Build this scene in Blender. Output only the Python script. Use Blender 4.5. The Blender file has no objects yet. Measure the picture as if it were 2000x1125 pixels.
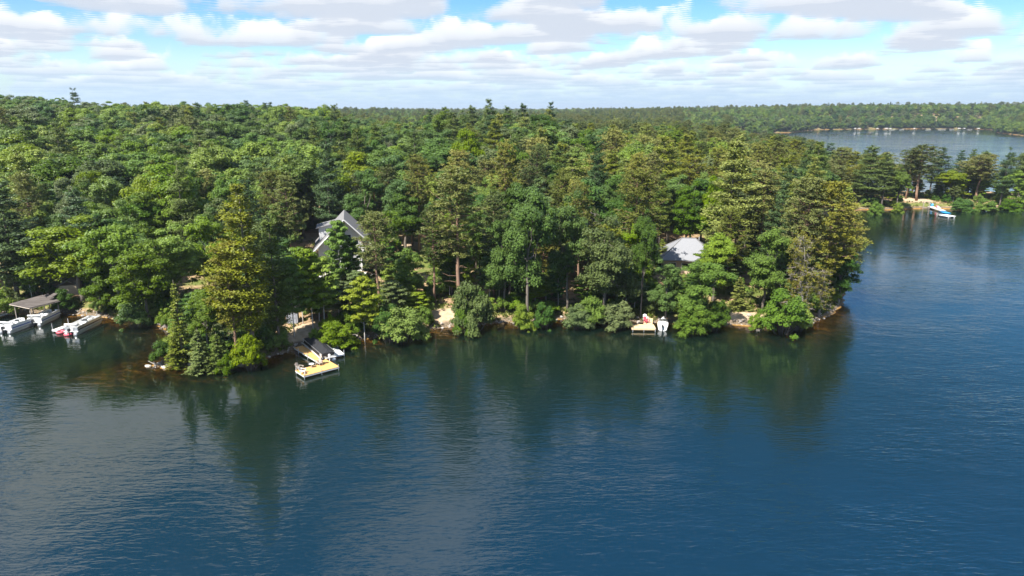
import bpy, math, random
import numpy as np
from mathutils import Vector

R = math.radians
scene = bpy.context.scene
col = scene.collection

# ------------------------------------------------------------------ camera
CAM_H = 34.0
PITCH = R(14.8)
FPX = 1333.3                       # focal length in photo pixels (2000 wide)
cam = bpy.data.cameras.new('camera')
cam.lens = 24.0
cam.sensor_width = 36.0
cam.clip_start = 0.5
cam.clip_end = 60000.0
cam_ob = bpy.data.objects.new('camera', cam)
cam_ob.location = (0, 0, CAM_H)
cam_ob.rotation_euler = (R(90) - PITCH, 0, 0)
col.objects.link(cam_ob)
scene.camera = cam_ob

# ------------------------------------------------------------------ sky, clouds, sun
SUN_EL, SUN_ROT = R(53), R(219)
world = bpy.data.worlds.new('World')
scene.world = world
world.use_nodes = True


class NT:
    """small helper to write node trees"""
    def __init__(self, tree):
        self.t = tree
        self.n = tree.nodes
        self.l = tree.links

    def new(self, typ, **kw):
        nd = self.n.new(typ)
        for k, v in kw.items():
            setattr(nd, k, v)
        return nd

    def put(self, sock, v):
        if hasattr(v, 'is_linked') or isinstance(v, bpy.types.NodeSocket):
            self.l.new(v, sock)
        elif v is not None:
            if isinstance(v, (tuple, list)) and len(v) == 3 and sock.type == 'RGBA':
                v = (*v, 1.0)
            sock.default_value = v

    def math(self, op, a, b=None, c=None, clamp=False):
        nd = self.new('ShaderNodeMath', operation=op, use_clamp=clamp)
        self.put(nd.inputs[0], a)
        if b is not None:
            self.put(nd.inputs[1], b)
        if c is not None:
            self.put(nd.inputs[2], c)
        return nd.outputs[0]

    def vmath(self, op, a, b=None, scale=None):
        nd = self.new('ShaderNodeVectorMath', operation=op)
        self.put(nd.inputs[0], a)
        if b is not None:
            self.put(nd.inputs[1], b)
        if scale is not None:
            self.put(nd.inputs['Scale'], scale)
        return nd.outputs[0]

    def mix(self, f, a, b, blend='MIX'):
        nd = self.new('ShaderNodeMix', data_type='RGBA', blend_type=blend)
        self.put(nd.inputs[0], f)
        self.put(nd.inputs[6], a)
        self.put(nd.inputs[7], b)
        return nd.outputs[2]

    def noise(self, vec, scale, detail=3.0, rough=0.5, dim='3D', w=None, dist=0.0, lac=2.0):
        nd = self.new('ShaderNodeTexNoise', noise_dimensions=dim)
        if vec is not None:
            self.l.new(vec, nd.inputs['Vector'])
        self.put(nd.inputs['Scale'], scale)
        nd.inputs['Detail'].default_value = detail
        nd.inputs['Roughness'].default_value = rough
        nd.inputs['Lacunarity'].default_value = lac
        nd.inputs['Distortion'].default_value = dist
        return nd.outputs['Fac']

    def range(self, v, a, b, c=0.0, d=1.0, smooth=True):
        nd = self.new('ShaderNodeMapRange', interpolation_type='SMOOTHSTEP' if smooth else 'LINEAR')
        self.put(nd.inputs[0], v)
        for i, q in enumerate((a, b, c, d)):
            self.put(nd.inputs[i + 1], q)
        return nd.outputs[0]

    def shader_mix(self, f, a, b):
        nd = self.new('ShaderNodeMixShader')
        self.put(nd.inputs[0], f)
        self.l.new(a, nd.inputs[1])
        self.l.new(b, nd.inputs[2])
        return nd.outputs[0]


def build_world():
    w = NT(world.node_tree)
    bg = w.n['Background']
    sky = w.new('ShaderNodeTexSky', sky_type='NISHITA', sun_disc=False)
    sky.sun_elevation = SUN_EL
    sky.sun_rotation = SUN_ROT
    sky.altitude = 300
    sky.air_density = 1.0
    sky.dust_density = 0.3
    sky.ozone_density = 3.0
    tc = w.new('ShaderNodeTexCoord')
    sep = w.new('ShaderNodeSeparateXYZ')
    w.l.new(tc.outputs['Generated'], sep.inputs[0])
    z = w.math('MAXIMUM', sep.outputs[2], 0.0)
    # flat layers of cumulus above a round earth: distance to a layer at altitude 1 in this direction
    den = w.math('ADD', z, 0.016)
    inv = w.math('DIVIDE', 1.0, den)
    u = w.math('MULTIPLY', sep.outputs[0], inv)
    v = w.math('MULTIPLY', sep.outputs[1], inv)
    hs = w.new('ShaderNodeHueSaturation')
    hs.inputs['Saturation'].default_value = 1.4
    w.l.new(sky.outputs[0], hs.inputs['Color'])
    colr = hs.outputs[0]
    N = 16
    for k in reversed(range(N)):
        f = k / (N - 1)
        alt = 1.0 + 0.34 * f
        comb = w.new('ShaderNodeCombineXYZ')
        w.put(comb.inputs[0], w.math('MULTIPLY', u, alt))
        w.put(comb.inputs[1], w.math('MULTIPLY', v, alt))
        comb.inputs[2].default_value = CLOUD_SEED + 0.35 * f
        n = w.noise(comb.outputs[0], 0.80, 7.0, 0.57)
        t0 = CLOUD_T + 0.12 * f ** 1.3
        a = w.range(n, t0, t0 + 0.036 + 0.035 * (1 - f))
        a = w.math('MULTIPLY', a, 0.75)
        base = np.array((0.54, 0.60, 0.70))
        top = np.array((1.0, 0.99, 0.97))
        c = (base * (1 - f ** 0.55) + top * f ** 0.55) * CLOUD_L
        colr = w.mix(a, colr, tuple(c))
    # distant air thins the contrast of the clouds low above the horizon
    hz = w.range(z, 0.0, 0.07, 0.74, 0.0)
    colr = w.mix(hz, colr, tuple(np.array((0.45, 0.67, 0.87)) * CLOUD_L * 0.95))
    w.l.new(colr, bg.inputs[0])
    bg.inputs[1].default_value = 0.067
    world.cycles.sampling_method = 'MANUAL'
    world.cycles.sample_map_resolution = 512


CLOUD_T = 0.508
CLOUD_SEED = 66.6
CLOUD_L = 7.4
build_world()

sun = bpy.data.lights.new('sun', 'SUN')
sun.energy = 4.6
sun.angle = R(0.53)
sun.color = (1.0, 0.955, 0.88)
sun_ob = bpy.data.objects.new('sun', sun)
to_sun = Vector((math.sin(SUN_ROT) * math.cos(SUN_EL), math.cos(SUN_ROT) * math.cos(SUN_EL), math.sin(SUN_EL)))
sun_ob.rotation_euler = to_sun.to_track_quat('Z', 'Y').to_euler()
sun_ob.location = (-60, -40, 90)
col.objects.link(sun_ob)

vs = scene.view_settings
vs.view_transform = 'Standard'
vs.look = 'None'
vs.gamma = 1.0
vs.exposure = 1.32
vs.use_curve_mapping = False
cy = scene.cycles
cy.use_denoising = True
cy.max_bounces = 7
cy.diffuse_bounces = 3
cy.glossy_bounces = 3
cy.transmission_bounces = 4
cy.transparent_max_bounces = 8
cy.volume_bounces = 0
cy.caustics_reflective = False
cy.caustics_refractive = False
cy.sample_clamp_indirect = 6.0

rng = np.random.default_rng(11)
random.seed(5)


# ------------------------------------------------------------------ photo pixel -> ground point
def P(x, y, z=0.0):
    a, b = (x - 1000) / FPX, (562.5 - y) / FPX
    dy = math.cos(PITCH) + b * math.sin(PITCH)
    dz = -math.sin(PITCH) + b * math.cos(PITCH)
    t = (z - CAM_H) / dz
    return (a * t, dy * t)


def project(x, y, z):
    d = y * math.cos(PITCH) - (z - CAM_H) * math.sin(PITCH)
    upv = y * math.sin(PITCH) + (z - CAM_H) * math.cos(PITCH)
    return 1000 + FPX * x / d, 562.5 - FPX * upv / d, d


def z_at(y_px, Y):
    """height at which a vertical at distance Y crosses photo row y_px"""
    b = (562.5 - y_px) / FPX
    dy = math.cos(PITCH) + b * math.sin(PITCH)
    dz = -math.sin(PITCH) + b * math.cos(PITCH)
    return CAM_H + dz / dy * Y


# ------------------------------------------------------------------ tagging
def tag(o, label, cat=None, group=None, kind=None):
    o['label'] = label
    if cat:
        o['category'] = cat
    if group:
        o['group'] = group
    if kind:
        o['kind'] = kind
    return o


def empty(name, loc=(0, 0, 0), rz=0.0, label=None, cat=None, group=None):
    o = bpy.data.objects.new(name, None)
    o.location = loc
    o.rotation_euler = (0, 0, rz)
    o.empty_display_size = 0.3
    col.objects.link(o)
    if label:
        tag(o, label, cat, group)
    return o


def mesh_obj(name, me, parent=None):
    o = bpy.data.objects.new(name, me)
    col.objects.link(o)
    if parent:
        o.parent = parent
    return o


def arr_mesh(name, verts, faces, mat=None, smooth=False, attrs=None):
    """mesh from numpy arrays, faces (M,k) with one k"""
    verts = np.asarray(verts, dtype=np.float32)
    faces = np.asarray(faces, dtype=np.int32)
    me = bpy.data.meshes.new(name)
    k = faces.shape[1]
    me.vertices.add(len(verts))
    me.vertices.foreach_set('co', verts.ravel())
    me.loops.add(faces.size)
    me.loops.foreach_set('vertex_index', faces.ravel())
    me.polygons.add(len(faces))
    me.polygons.foreach_set('loop_start', np.arange(0, faces.size, k, dtype=np.int32))
    if smooth:
        me.polygons.foreach_set('use_smooth', np.ones(len(faces), dtype=bool))
    me.update(calc_edges=True)
    if attrs:
        for an, (dom, dat) in attrs.items():
            a = me.attributes.new(an, 'FLOAT', dom)
            a.data.foreach_set('value', np.asarray(dat, dtype=np.float32))
    if mat:
        me.materials.append(mat)
    return me


class MB:
    """collects boxes, tubes and prisms into one mesh"""
    def __init__(self):
        self.v = []
        self.f = []

    def add(self, vs_, fs):
        o = len(self.v)
        self.v += [tuple(p) for p in vs_]
        self.f += [tuple(i + o for i in q) for q in fs]
        return self

    def box(self, c, s, rz=0.0, taper=1.0):
        ca, sa = math.cos(rz), math.sin(rz)
        pts = []
        for dz in (-0.5, 0.5):
            k = taper if dz > 0 else 1.0
            for dx, dy in ((-.5, -.5), (.5, -.5), (.5, .5), (-.5, .5)):
                x, y = dx * s[0] * k, dy * s[1] * k
                pts.append((c[0] + x * ca - y * sa, c[1] + x * sa + y * ca, c[2] + dz * s[2]))
        return self.add(pts, [(3, 2, 1, 0), (4, 5, 6, 7), (0, 1, 5, 4), (1, 2, 6, 5), (2, 3, 7, 6), (3, 0, 4, 7)])

    def tube(self, p0, p1, r0, r1=None, n=6, caps=True):
        r1 = r0 if r1 is None else r1
        a, b = Vector(p0), Vector(p1)
        d = (b - a)
        if d.length < 1e-6:
            return self
        d.normalize()
        u = d.orthogonal().normalized()
        w = d.cross(u)
        pts = []
        for q, r in ((a, r0), (b, r1)):
            for i in range(n):
                t = 2 * math.pi * i / n
                pts.append(q + u * (math.cos(t) * r) + w * (math.sin(t) * r))
        fs = [(i, (i + 1) % n, n + (i + 1) % n, n + i) for i in range(n)]
        if caps:
            fs += [tuple(reversed(range(n))), tuple(range(n, 2 * n))]
        return self.add(pts, fs)

    def path(self, pts, radii, n=6):
        """one continuous tapered tube through points"""
        rings = []
        vs_ = []
        m = len(pts)
        for i in range(m):
            a = Vector(pts[max(i - 1, 0)])
            b = Vector(pts[min(i + 1, m - 1)])
            d = (b - a).normalized()
            u = d.cross(Vector((0.31, 0.87, 0.12))).normalized()
            w = d.cross(u)
            for j in range(n):
                t = 2 * math.pi * j / n
                vs_.append(Vector(pts[i]) + u * (math.cos(t) * radii[i]) + w * (math.sin(t) * radii[i]))
        fs = []
        for i in range(m - 1):
            for j in range(n):
                fs.append((i * n + j, i * n + (j + 1) % n, (i + 1) * n + (j + 1) % n, (i + 1) * n + j))
        fs += [tuple(reversed(range(n))), tuple(range((m - 1) * n, m * n))]
        return self.add(vs_, fs)

    def poly_prism(self, pts, z0, z1):
        n = len(pts)
        v = [(x, y, z0) for x, y in pts] + [(x, y, z1) for x, y in pts]
        f = [tuple(reversed(range(n))), tuple(range(n, 2 * n))]
        f += [(i, (i + 1) % n, n + (i + 1) % n, n + i) for i in range(n)]
        return self.add(v, f)

    def build(self, name, mat, parent=None, smooth=False, bevel=0.0):
        me = bpy.data.meshes.new(name)
        me.from_pydata([tuple(p) for p in self.v], [], self.f)
        if smooth:
            me.polygons.foreach_set('use_smooth', [True] * len(me.polygons))
        me.materials.append(mat)
        o = mesh_obj(name, me, parent)
        if bevel:
            b = o.modifiers.new('bevel', 'BEVEL')
            b.width = bevel
            b.segments = 2
            b.limit_method = 'ANGLE'
        return o


# ------------------------------------------------------------------ materials
def mat_simple(name, base, rough=0.6, spec=0.3, var=0.12, scale=3.0, metal=0.0, bump=0.0, stretch=(1, 1, 1)):
    m = bpy.data.materials.new(name)
    m.use_nodes = True
    t = NT(m.node_tree)
    b = t.n['Principled BSDF']
    tc = t.new('ShaderNodeTexCoord')
    mp = t.new('ShaderNodeMapping')
    t.l.new(tc.outputs['Object'], mp.inputs[0])
    mp.inputs['Scale'].default_value = stretch
    n = t.noise(mp.outputs[0], scale, 5, 0.6)
    k = t.range(n, 0.25, 0.75, 1 - var, 1 + var, smooth=False)
    c = t.vmath('SCALE', (base[0], base[1], base[2]), scale=k)
    t.l.new(c, b.inputs['Base Color'])
    b.inputs['Roughness'].default_value = rough
    b.inputs['Specular IOR Level'].default_value = spec
    b.inputs['Metallic'].default_value = metal
    if bump:
        bp = t.new('ShaderNodeBump')
        bp.inputs['Strength'].default_value = bump
        bp.inputs['Distance'].default_value = 0.05
        t.l.new(n, bp.inputs['Height'])
        t.l.new(bp.outputs[0], b.inputs['Normal'])
    return m


def mat_leaf(name, a, b2, trans=0.35, jit=0.18, huej=0.014):
    """leaf material: colour runs between a and b2 by leaf and by tree"""
    m = bpy.data.materials.new(name)
    m.use_nodes = True
    t = NT(m.node_tree)
    t.n.remove(t.n['Principled BSDF'])
    out = t.n['Material Output']
    at = t.new('ShaderNodeAttribute', attribute_name='leafv')
    oi = t.new('ShaderNodeObjectInfo')
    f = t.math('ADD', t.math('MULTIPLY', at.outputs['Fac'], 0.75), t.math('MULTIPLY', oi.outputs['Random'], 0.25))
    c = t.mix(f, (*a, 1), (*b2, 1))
    r2 = t.math('FRACT', t.math('MULTIPLY', oi.outputs['Random'], 17.31))
    r3 = t.math('FRACT', t.math('MULTIPLY', oi.outputs['Random'], 71.7))
    hs = t.new('ShaderNodeHueSaturation')
    t.put(hs.inputs['Hue'], t.range(r2, 0, 1, 0.5 - huej, 0.5 + huej, smooth=False))
    t.put(hs.inputs['Saturation'], t.range(r3, 0, 1, 0.86, 1.1, smooth=False))
    t.put(hs.inputs['Value'], t.range(r3, 0, 1, 1 + jit, 1 - jit, smooth=False))
    t.l.new(c, hs.inputs['Color'])
    cc = hs.outputs[0]
    d = t.new('ShaderNodeBsdfDiffuse')
    t.l.new(cc, d.inputs[0])
    tr = t.new('ShaderNodeBsdfTranslucent')
    t.l.new(t.mix(1.0, cc, (1.15, 1.1, 0.5, 1), 'MULTIPLY'), tr.inputs[0])
    s = t.shader_mix(trans, d.outputs[0], tr.outputs[0])
    g = t.new('ShaderNodeBsdfGlossy')
    g.inputs['Roughness'].default_value = 0.45
    g.inputs[0].default_value = (1, 1, 1, 1)
    lw = t.new('ShaderNodeFresnel')
    lw.inputs[0].default_value = 1.33
    s = t.shader_mix(t.math('MULTIPLY', lw.outputs[0], 0.07), s, g.outputs[0])
    t.l.new(s, out.inputs[0])
    return m


M = {}
# tones of foliage
M['oak_deep'] = mat_leaf('oak_leaf_deep', (0.045, 0.098, 0.016), (0.105, 0.19, 0.032))
M['oak_mid'] = mat_leaf('oak_leaf_mid', (0.068, 0.13, 0.012), (0.16, 0.25, 0.03))
M['oak_light'] = mat_leaf('oak_leaf_light', (0.112, 0.185, 0.014), (0.245, 0.335, 0.038))
M['oak_grey'] = mat_leaf('oak_leaf_grey', (0.08, 0.115, 0.036), (0.175, 0.22, 0.075))
M['maple_bright'] = mat_leaf('maple_leaf_bright', (0.13, 0.21, 0.014), (0.28, 0.35, 0.03), 0.42)
M['wpine_green'] = mat_leaf('white_pine_needle_green', (0.055, 0.098, 0.016), (0.145, 0.2, 0.034), 0.2)
M['wpine_yellow'] = mat_leaf('white_pine_needle_yellow', (0.11, 0.15, 0.015), (0.26, 0.285, 0.035), 0.25)
M['wpine_dark'] = mat_leaf('white_pine_needle_dark', (0.028, 0.065, 0.018), (0.078, 0.13, 0.036), 0.18)
M['rpine_olive'] = mat_leaf('red_pine_needle_olive', (0.08, 0.1, 0.02), (0.185, 0.2, 0.045), 0.2)
M['rpine_gold'] = mat_leaf('red_pine_needle_gold', (0.11, 0.13, 0.018), (0.27, 0.26, 0.045), 0.22)
M['rpine_dark'] = mat_leaf('red_pine_needle_dark', (0.048, 0.072, 0.018), (0.125, 0.15, 0.042), 0.18)
M['grass'] = mat_leaf('grass_blade', (0.075, 0.120, 0.020), (0.200, 0.225, 0.060), 0.3)
M['bark_grey'] = mat_simple('bark_grey', (0.17, 0.145, 0.12), 0.9, 0.1, 0.35, 4, bump=0.4, stretch=(3, 3, 0.5))
M['bark_red'] = mat_simple('bark_red', (0.25, 0.16, 0.11), 0.9, 0.1, 0.4, 4, bump=0.4, stretch=(3, 3, 0.6))
M['bark_pale'] = mat_simple('bark_pale', (0.50, 0.47, 0.42), 0.85, 0.1, 0.3, 4, stretch=(1, 1, 3))
M['bark_dead'] = mat_simple('bark_dead', (0.27, 0.24, 0.21), 0.9, 0.1, 0.25, 5, stretch=(3, 3, 0.6))
M['white'] = mat_simple('white_paint', (0.78, 0.78, 0.77), 0.45, 0.4, 0.06)
M['offwhite'] = mat_simple('off_white_vinyl', (0.70, 0.69, 0.66), 0.5, 0.4, 0.08)
M['blue'] = mat_simple('blue_stripe', (0.055, 0.11, 0.36), 0.35, 0.5, 0.05)
M['skyblue'] = mat_simple('bright_blue_foam', (0.03, 0.30, 0.62), 0.5, 0.4, 0.08)
M['black'] = mat_simple('black_canvas', (0.022, 0.023, 0.026), 0.75, 0.25, 0.25, 1.5)
M['motor'] = mat_simple('black_motor', (0.02, 0.02, 0.022), 0.35, 0.5, 0.05)
M['red'] = mat_simple('faded_red_vinyl', (0.55, 0.10, 0.13), 0.5, 0.4, 0.12)
M['alu'] = mat_simple('aluminium', (0.62, 0.63, 0.64), 0.35, 0.5, 0.06, metal=0.75)
M['galv'] = mat_simple('galvanised_pipe', (0.52, 0.53, 0.54), 0.45, 0.5, 0.1, metal=0.5)
M['deck_tan'] = mat_simple('cedar_decking', (0.62, 0.36, 0.13), 0.7, 0.2, 0.16, 2.2, stretch=(1, 1, 1))
M['deck_pale'] = mat_simple('pale_decking', (0.66, 0.50, 0.29), 0.7, 0.2, 0.14, 2.2)
M['deck_white'] = mat_simple('weathered_white_decking', (0.66, 0.64, 0.60), 0.7, 0.2, 0.14, 2.0)
M['deck_under'] = mat_simple('dock_frame_timber', (0.30, 0.22, 0.15), 0.8, 0.2, 0.2, 3)
M['roof_grey'] = mat_simple('grey_shingle', (0.20, 0.195, 0.195), 0.85, 0.15, 0.16, 5, bump=0.3)
M['roof_pale'] = mat_simple('pale_grey_shingle', (0.235, 0.24, 0.255), 0.85, 0.15, 0.12, 6, bump=0.3)
M['roof_old'] = mat_simple('weathered_rolled_roofing', (0.115, 0.10, 0.092), 0.9, 0.15, 0.45, 0.9, stretch=(0.4, 2.4, 1))
M['siding'] = mat_simple('white_siding', (0.52, 0.52, 0.52), 0.6, 0.3, 0.06)
M['siding_tan'] = mat_simple('tan_siding', (0.50, 0.40, 0.28), 0.7, 0.2, 0.1)
M['soffit'] = mat_simple('grey_soffit', (0.48, 0.48, 0.48), 0.7, 0.2, 0.06)
M['shed_grey'] = mat_simple('grey_blue_board', (0.33, 0.35, 0.40), 0.7, 0.2, 0.08)
M['timber'] = mat_simple('weathered_timber', (0.36, 0.31, 0.26), 0.85, 0.15, 0.2, 4)
M['rock'] = mat_simple('shore_stone', (0.36, 0.32, 0.28), 0.85, 0.2, 0.4, 1.3, bump=0.5)
M['rock_pale'] = mat_simple('pale_stone', (0.58, 0.54, 0.48), 0.85, 0.2, 0.25, 1.3, bump=0.4)


def mat_glass():
    m = bpy.data.materials.new('window_glass')
    m.use_nodes = True
    b = m.node_tree.nodes['Principled BSDF']
    b.inputs['Base Color'].default_value = (0.02, 0.026, 0.03, 1)
    b.inputs['Roughness'].default_value = 0.06
    b.inputs['Specular IOR Level'].default_value = 0.8
    return m


M['glass'] = mat_glass()

# ------------------------------------------------------------------ shorelines
near_shore_px = [(-60, 606), (0, 610), (60, 611), (110, 611), (190, 617), (250, 627), (300, 634), (328, 640),
                 (346, 660), (340, 690), (330, 703), (306, 711), (312, 716), (350, 718), (390, 717), (430, 715),
                 (470, 711), (520, 700), (555, 690), (580, 678), (620, 668), (670, 669), (705, 662), (740, 657),
                 (780, 657), (820, 647), (870, 639), (910, 636), (950, 632), (1000, 630), (1040, 628), (1080, 625),
                 (1112, 622), (1150, 627), (1190, 629), (1240, 629), (1290, 630), (1330, 634), (1365, 636),
                 (1400, 632), (1430, 633), (1470, 637), (1500, 638), (1530, 641), (1560, 638), (1590, 628),
                 (1618, 615), (1640, 596), (1648, 575)]
shore_w = [P(*q) for q in near_shore_px]
lake1 = [(-420, -400), (-420, 30), (-250, 62), (-160, 92), (-112, 108)] + shore_w + \
        [(66, 136), (73, 152), (82, 170), (92, 190), (102, 210), (108, 224)] + \
        [P(*q) for q in ((1682, 409), (1720, 410), (1760, 409), (1806, 407), (1860, 408), (1930, 405), (2000, 404))] + \
        [(215, 243), (262, 236), (330, 200), (430, 90), (460, -400)]
lake2 = [(140, 292), (170, 276), (215, 283), (270, 288), (360, 262), (700, 250), (1100, 420), (1100, 760),
         (820, 830), P(2030, 267), P(2000, 265), P(1975, 262), P(1948, 259), P(1946, 254), P(1900, 251.5), P(1800, 251.5),
         P(1700, 252), P(1600, 253), P(1572, 255), P(1548, 258.5), P(1500, 259), P(1470, 263), (318, 850), (255, 640), (190, 430)]


def signed(pts, poly):
    """distance to polygon edge, negative inside"""
    pts = np.asarray(pts, dtype=np.float64)
    d = np.full(len(pts), 1e18)
    inside = np.zeros(len(pts), bool)
    n = len(poly)
    for i in range(n):
        ax, ay = poly[i]
        bx, by = poly[(i + 1) % n]
        ex, ey = bx - ax, by - ay
        wx, wy = pts[:, 0] - ax, pts[:, 1] - ay
        t = np.clip((wx * ex + wy * ey) / (ex * ex + ey * ey + 1e-12), 0, 1)
        d = np.minimum(d, (wx - ex * t) ** 2 + (wy - ey * t) ** 2)
        c = ((ay > pts[:, 1]) != (by > pts[:, 1])) & (pts[:, 0] < ex * (pts[:, 1] - ay) / (ey if abs(ey) > 1e-9 else 1e-9) + ax)
        inside ^= c
    d = np.sqrt(d)
    return np.where(inside, -d, d)


def vnoise(x, y, s, seed=0):
    """cheap smooth value noise, -1..1"""
    x = np.asarray(x) / s
    y = np.asarray(y) / s
    xi, yi = np.floor(x), np.floor(y)
    fx, fy = x - xi, y - yi
    fx = fx * fx * (3 - 2 * fx)
    fy = fy * fy * (3 - 2 * fy)

    def h(a, b):
        q = np.sin(a * 127.1 + b * 311.7 + seed * 74.7) * 43758.5453
        return (q - np.floor(q)) * 2 - 1
    return (h(xi, yi) * (1 - fx) + h(xi + 1, yi) * fx) * (1 - fy) + (h(xi, yi + 1) * (1 - fx) + h(xi + 1, yi + 1) * fx) * fy


def sd_land(pts):
    """positive on land, metres from the nearest water edge"""
    pts = np.asarray(pts, dtype=np.float64)
    w = np.stack([pts[:, 0] + 0.5 * vnoise(pts[:, 0], pts[:, 1], 2.6, 1), pts[:, 1] + 0.5 * vnoise(pts[:, 0], pts[:, 1], 2.1, 2)], 1)
    return np.minimum(signed(w, lake1), signed(w, lake2))


HILL = np.array([
    (-270, 340, 19.5), (-190, 350, 15.5), (-130, 330, 14), (-85, 330, 13.5), (-64, 320, 1), (-42, 290, 3.0), (-14, 255, 12), (8, 250, 12),
    (40, 280, 1), (60, 260, 1.5), (85, 250, 2), (120, 260, 0), (160, 290, 0), (230, 260, 0), (0, 150, 0.8), (-100, 150, 1.0), (-60, 140, 0.8), (-150, 210, 7),
    (-60, 200, 3.5), (60, 170, 0.3), (30, 190, 2.5), (-250, 200, 10), (-110, 125, 0.8), (-300, 600, 14), (-50, 600, 3), (0, 800, 5), (120, 600, 0), (200, 800, 1), (60, 450, 1), (130, 400, 0),
    (300, 1100, 9), (420, 1180, 14), (550, 1260, 18), (700, 1290, 21), (900, 1280, 21), (760, 900, 9), (850, 870, 11), (0, 1200, 6), (-300, 1200, 12),
    (0, 2500, 9), (500, 2500, 10), (1500, 2500, 13), (-1500, 2500, 9), (0, 6000, 6), (3000, 6000, 6), (-3000, 6000, 6)], dtype=np.float64)


def ground_h(pts, sd=None):
    pts = np.asarray(pts, dtype=np.float64)
    if sd is None:
        sd = sd_land(pts)
    num = np.zeros(len(pts))
    den = np.zeros(len(pts))
    for hx, hy, hz in HILL:
        r2 = (pts[:, 0] - hx) ** 2 + (pts[:, 1] - hy) ** 2
        bw = 18 + 0.06 * max(hy, 0)
        wgt = 1.0 / (r2 + bw * bw) ** 2
        num += wgt * hz
        den += wgt
    hill = num / den
    pos = np.maximum(sd, 0)
    k = np.clip((pos - 4) / 50, 0, 1)
    k = k * k * (3 - 2 * k)
    land = 1.25 * (1 - np.exp(-pos / 1.3)) + 0.03 * np.minimum(pos, 40) + hill * k
    land += 0.25 * vnoise(pts[:, 0], pts[:, 1], 5, 4) * np.clip(pos / 4, 0, 1) + 0.06 * vnoise(pts[:, 0], pts[:, 1], 1.3, 5) * np.clip(pos, 0, 1)
    neg = np.maximum(-sd, 0)
    # shelf of shallow water off the rocky tip
    tip = np.exp(-(((pts[:, 0] + 53) / 11) ** 2 + ((pts[:, 1] - 84.5) / 6) ** 2))
    slope = 0.15 - 0.11 * tip
    bed = -0.02 - np.minimum(slope * neg + 0.012 * neg ** 2 * (1 - 0.85 * tip), 7.0)
    return np.where(sd > 0, land, bed)


def grid_lines(core0, core1, step, lo, hi, g=1.18):
    a = list(np.arange(core0, core1 + step * .5, step))
    s = step
    while a[-1] < hi:
        s *= g
        a.append(min(a[-1] + s, hi))
    s = step
    b = []
    x = core0
    while x > lo:
        s *= g
        x = max(x - s, lo)
        b.append(x)
    return np.array(b[::-1] + a)


def sheet(name, xs, ys, zfun):
    X, Y = np.meshgrid(xs, ys)
    pts = np.stack([X.ravel(), Y.ravel()], 1)
    z, extra = zfun(pts)
    nx, ny = len(xs), len(ys)
    idx = np.arange(nx * ny).reshape(ny, nx)
    f = np.stack([idx[:-1, :-1], idx[:-1, 1:], idx[1:, 1:], idx[1:, :-1]], -1).reshape(-1, 4)
    return arr_mesh(name, np.column_stack([pts, z]), f, smooth=True, attrs={k: ('POINT', v) for k, v in extra.items()})


BARE = [(*P(868, 606, 2), 2.6), (*P(1462, 620, 1.2), 3.0), (*P(815, 485, 3), 4.0), (*P(600, 462, 4), 4.0), (*P(592, 650, 1.5), 2.6), (*P(600, 640, 1.5), 2.4), (*P(1488, 548, 2), 3.0), (*P(1790, 393, 1.2), 5.0)]


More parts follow.
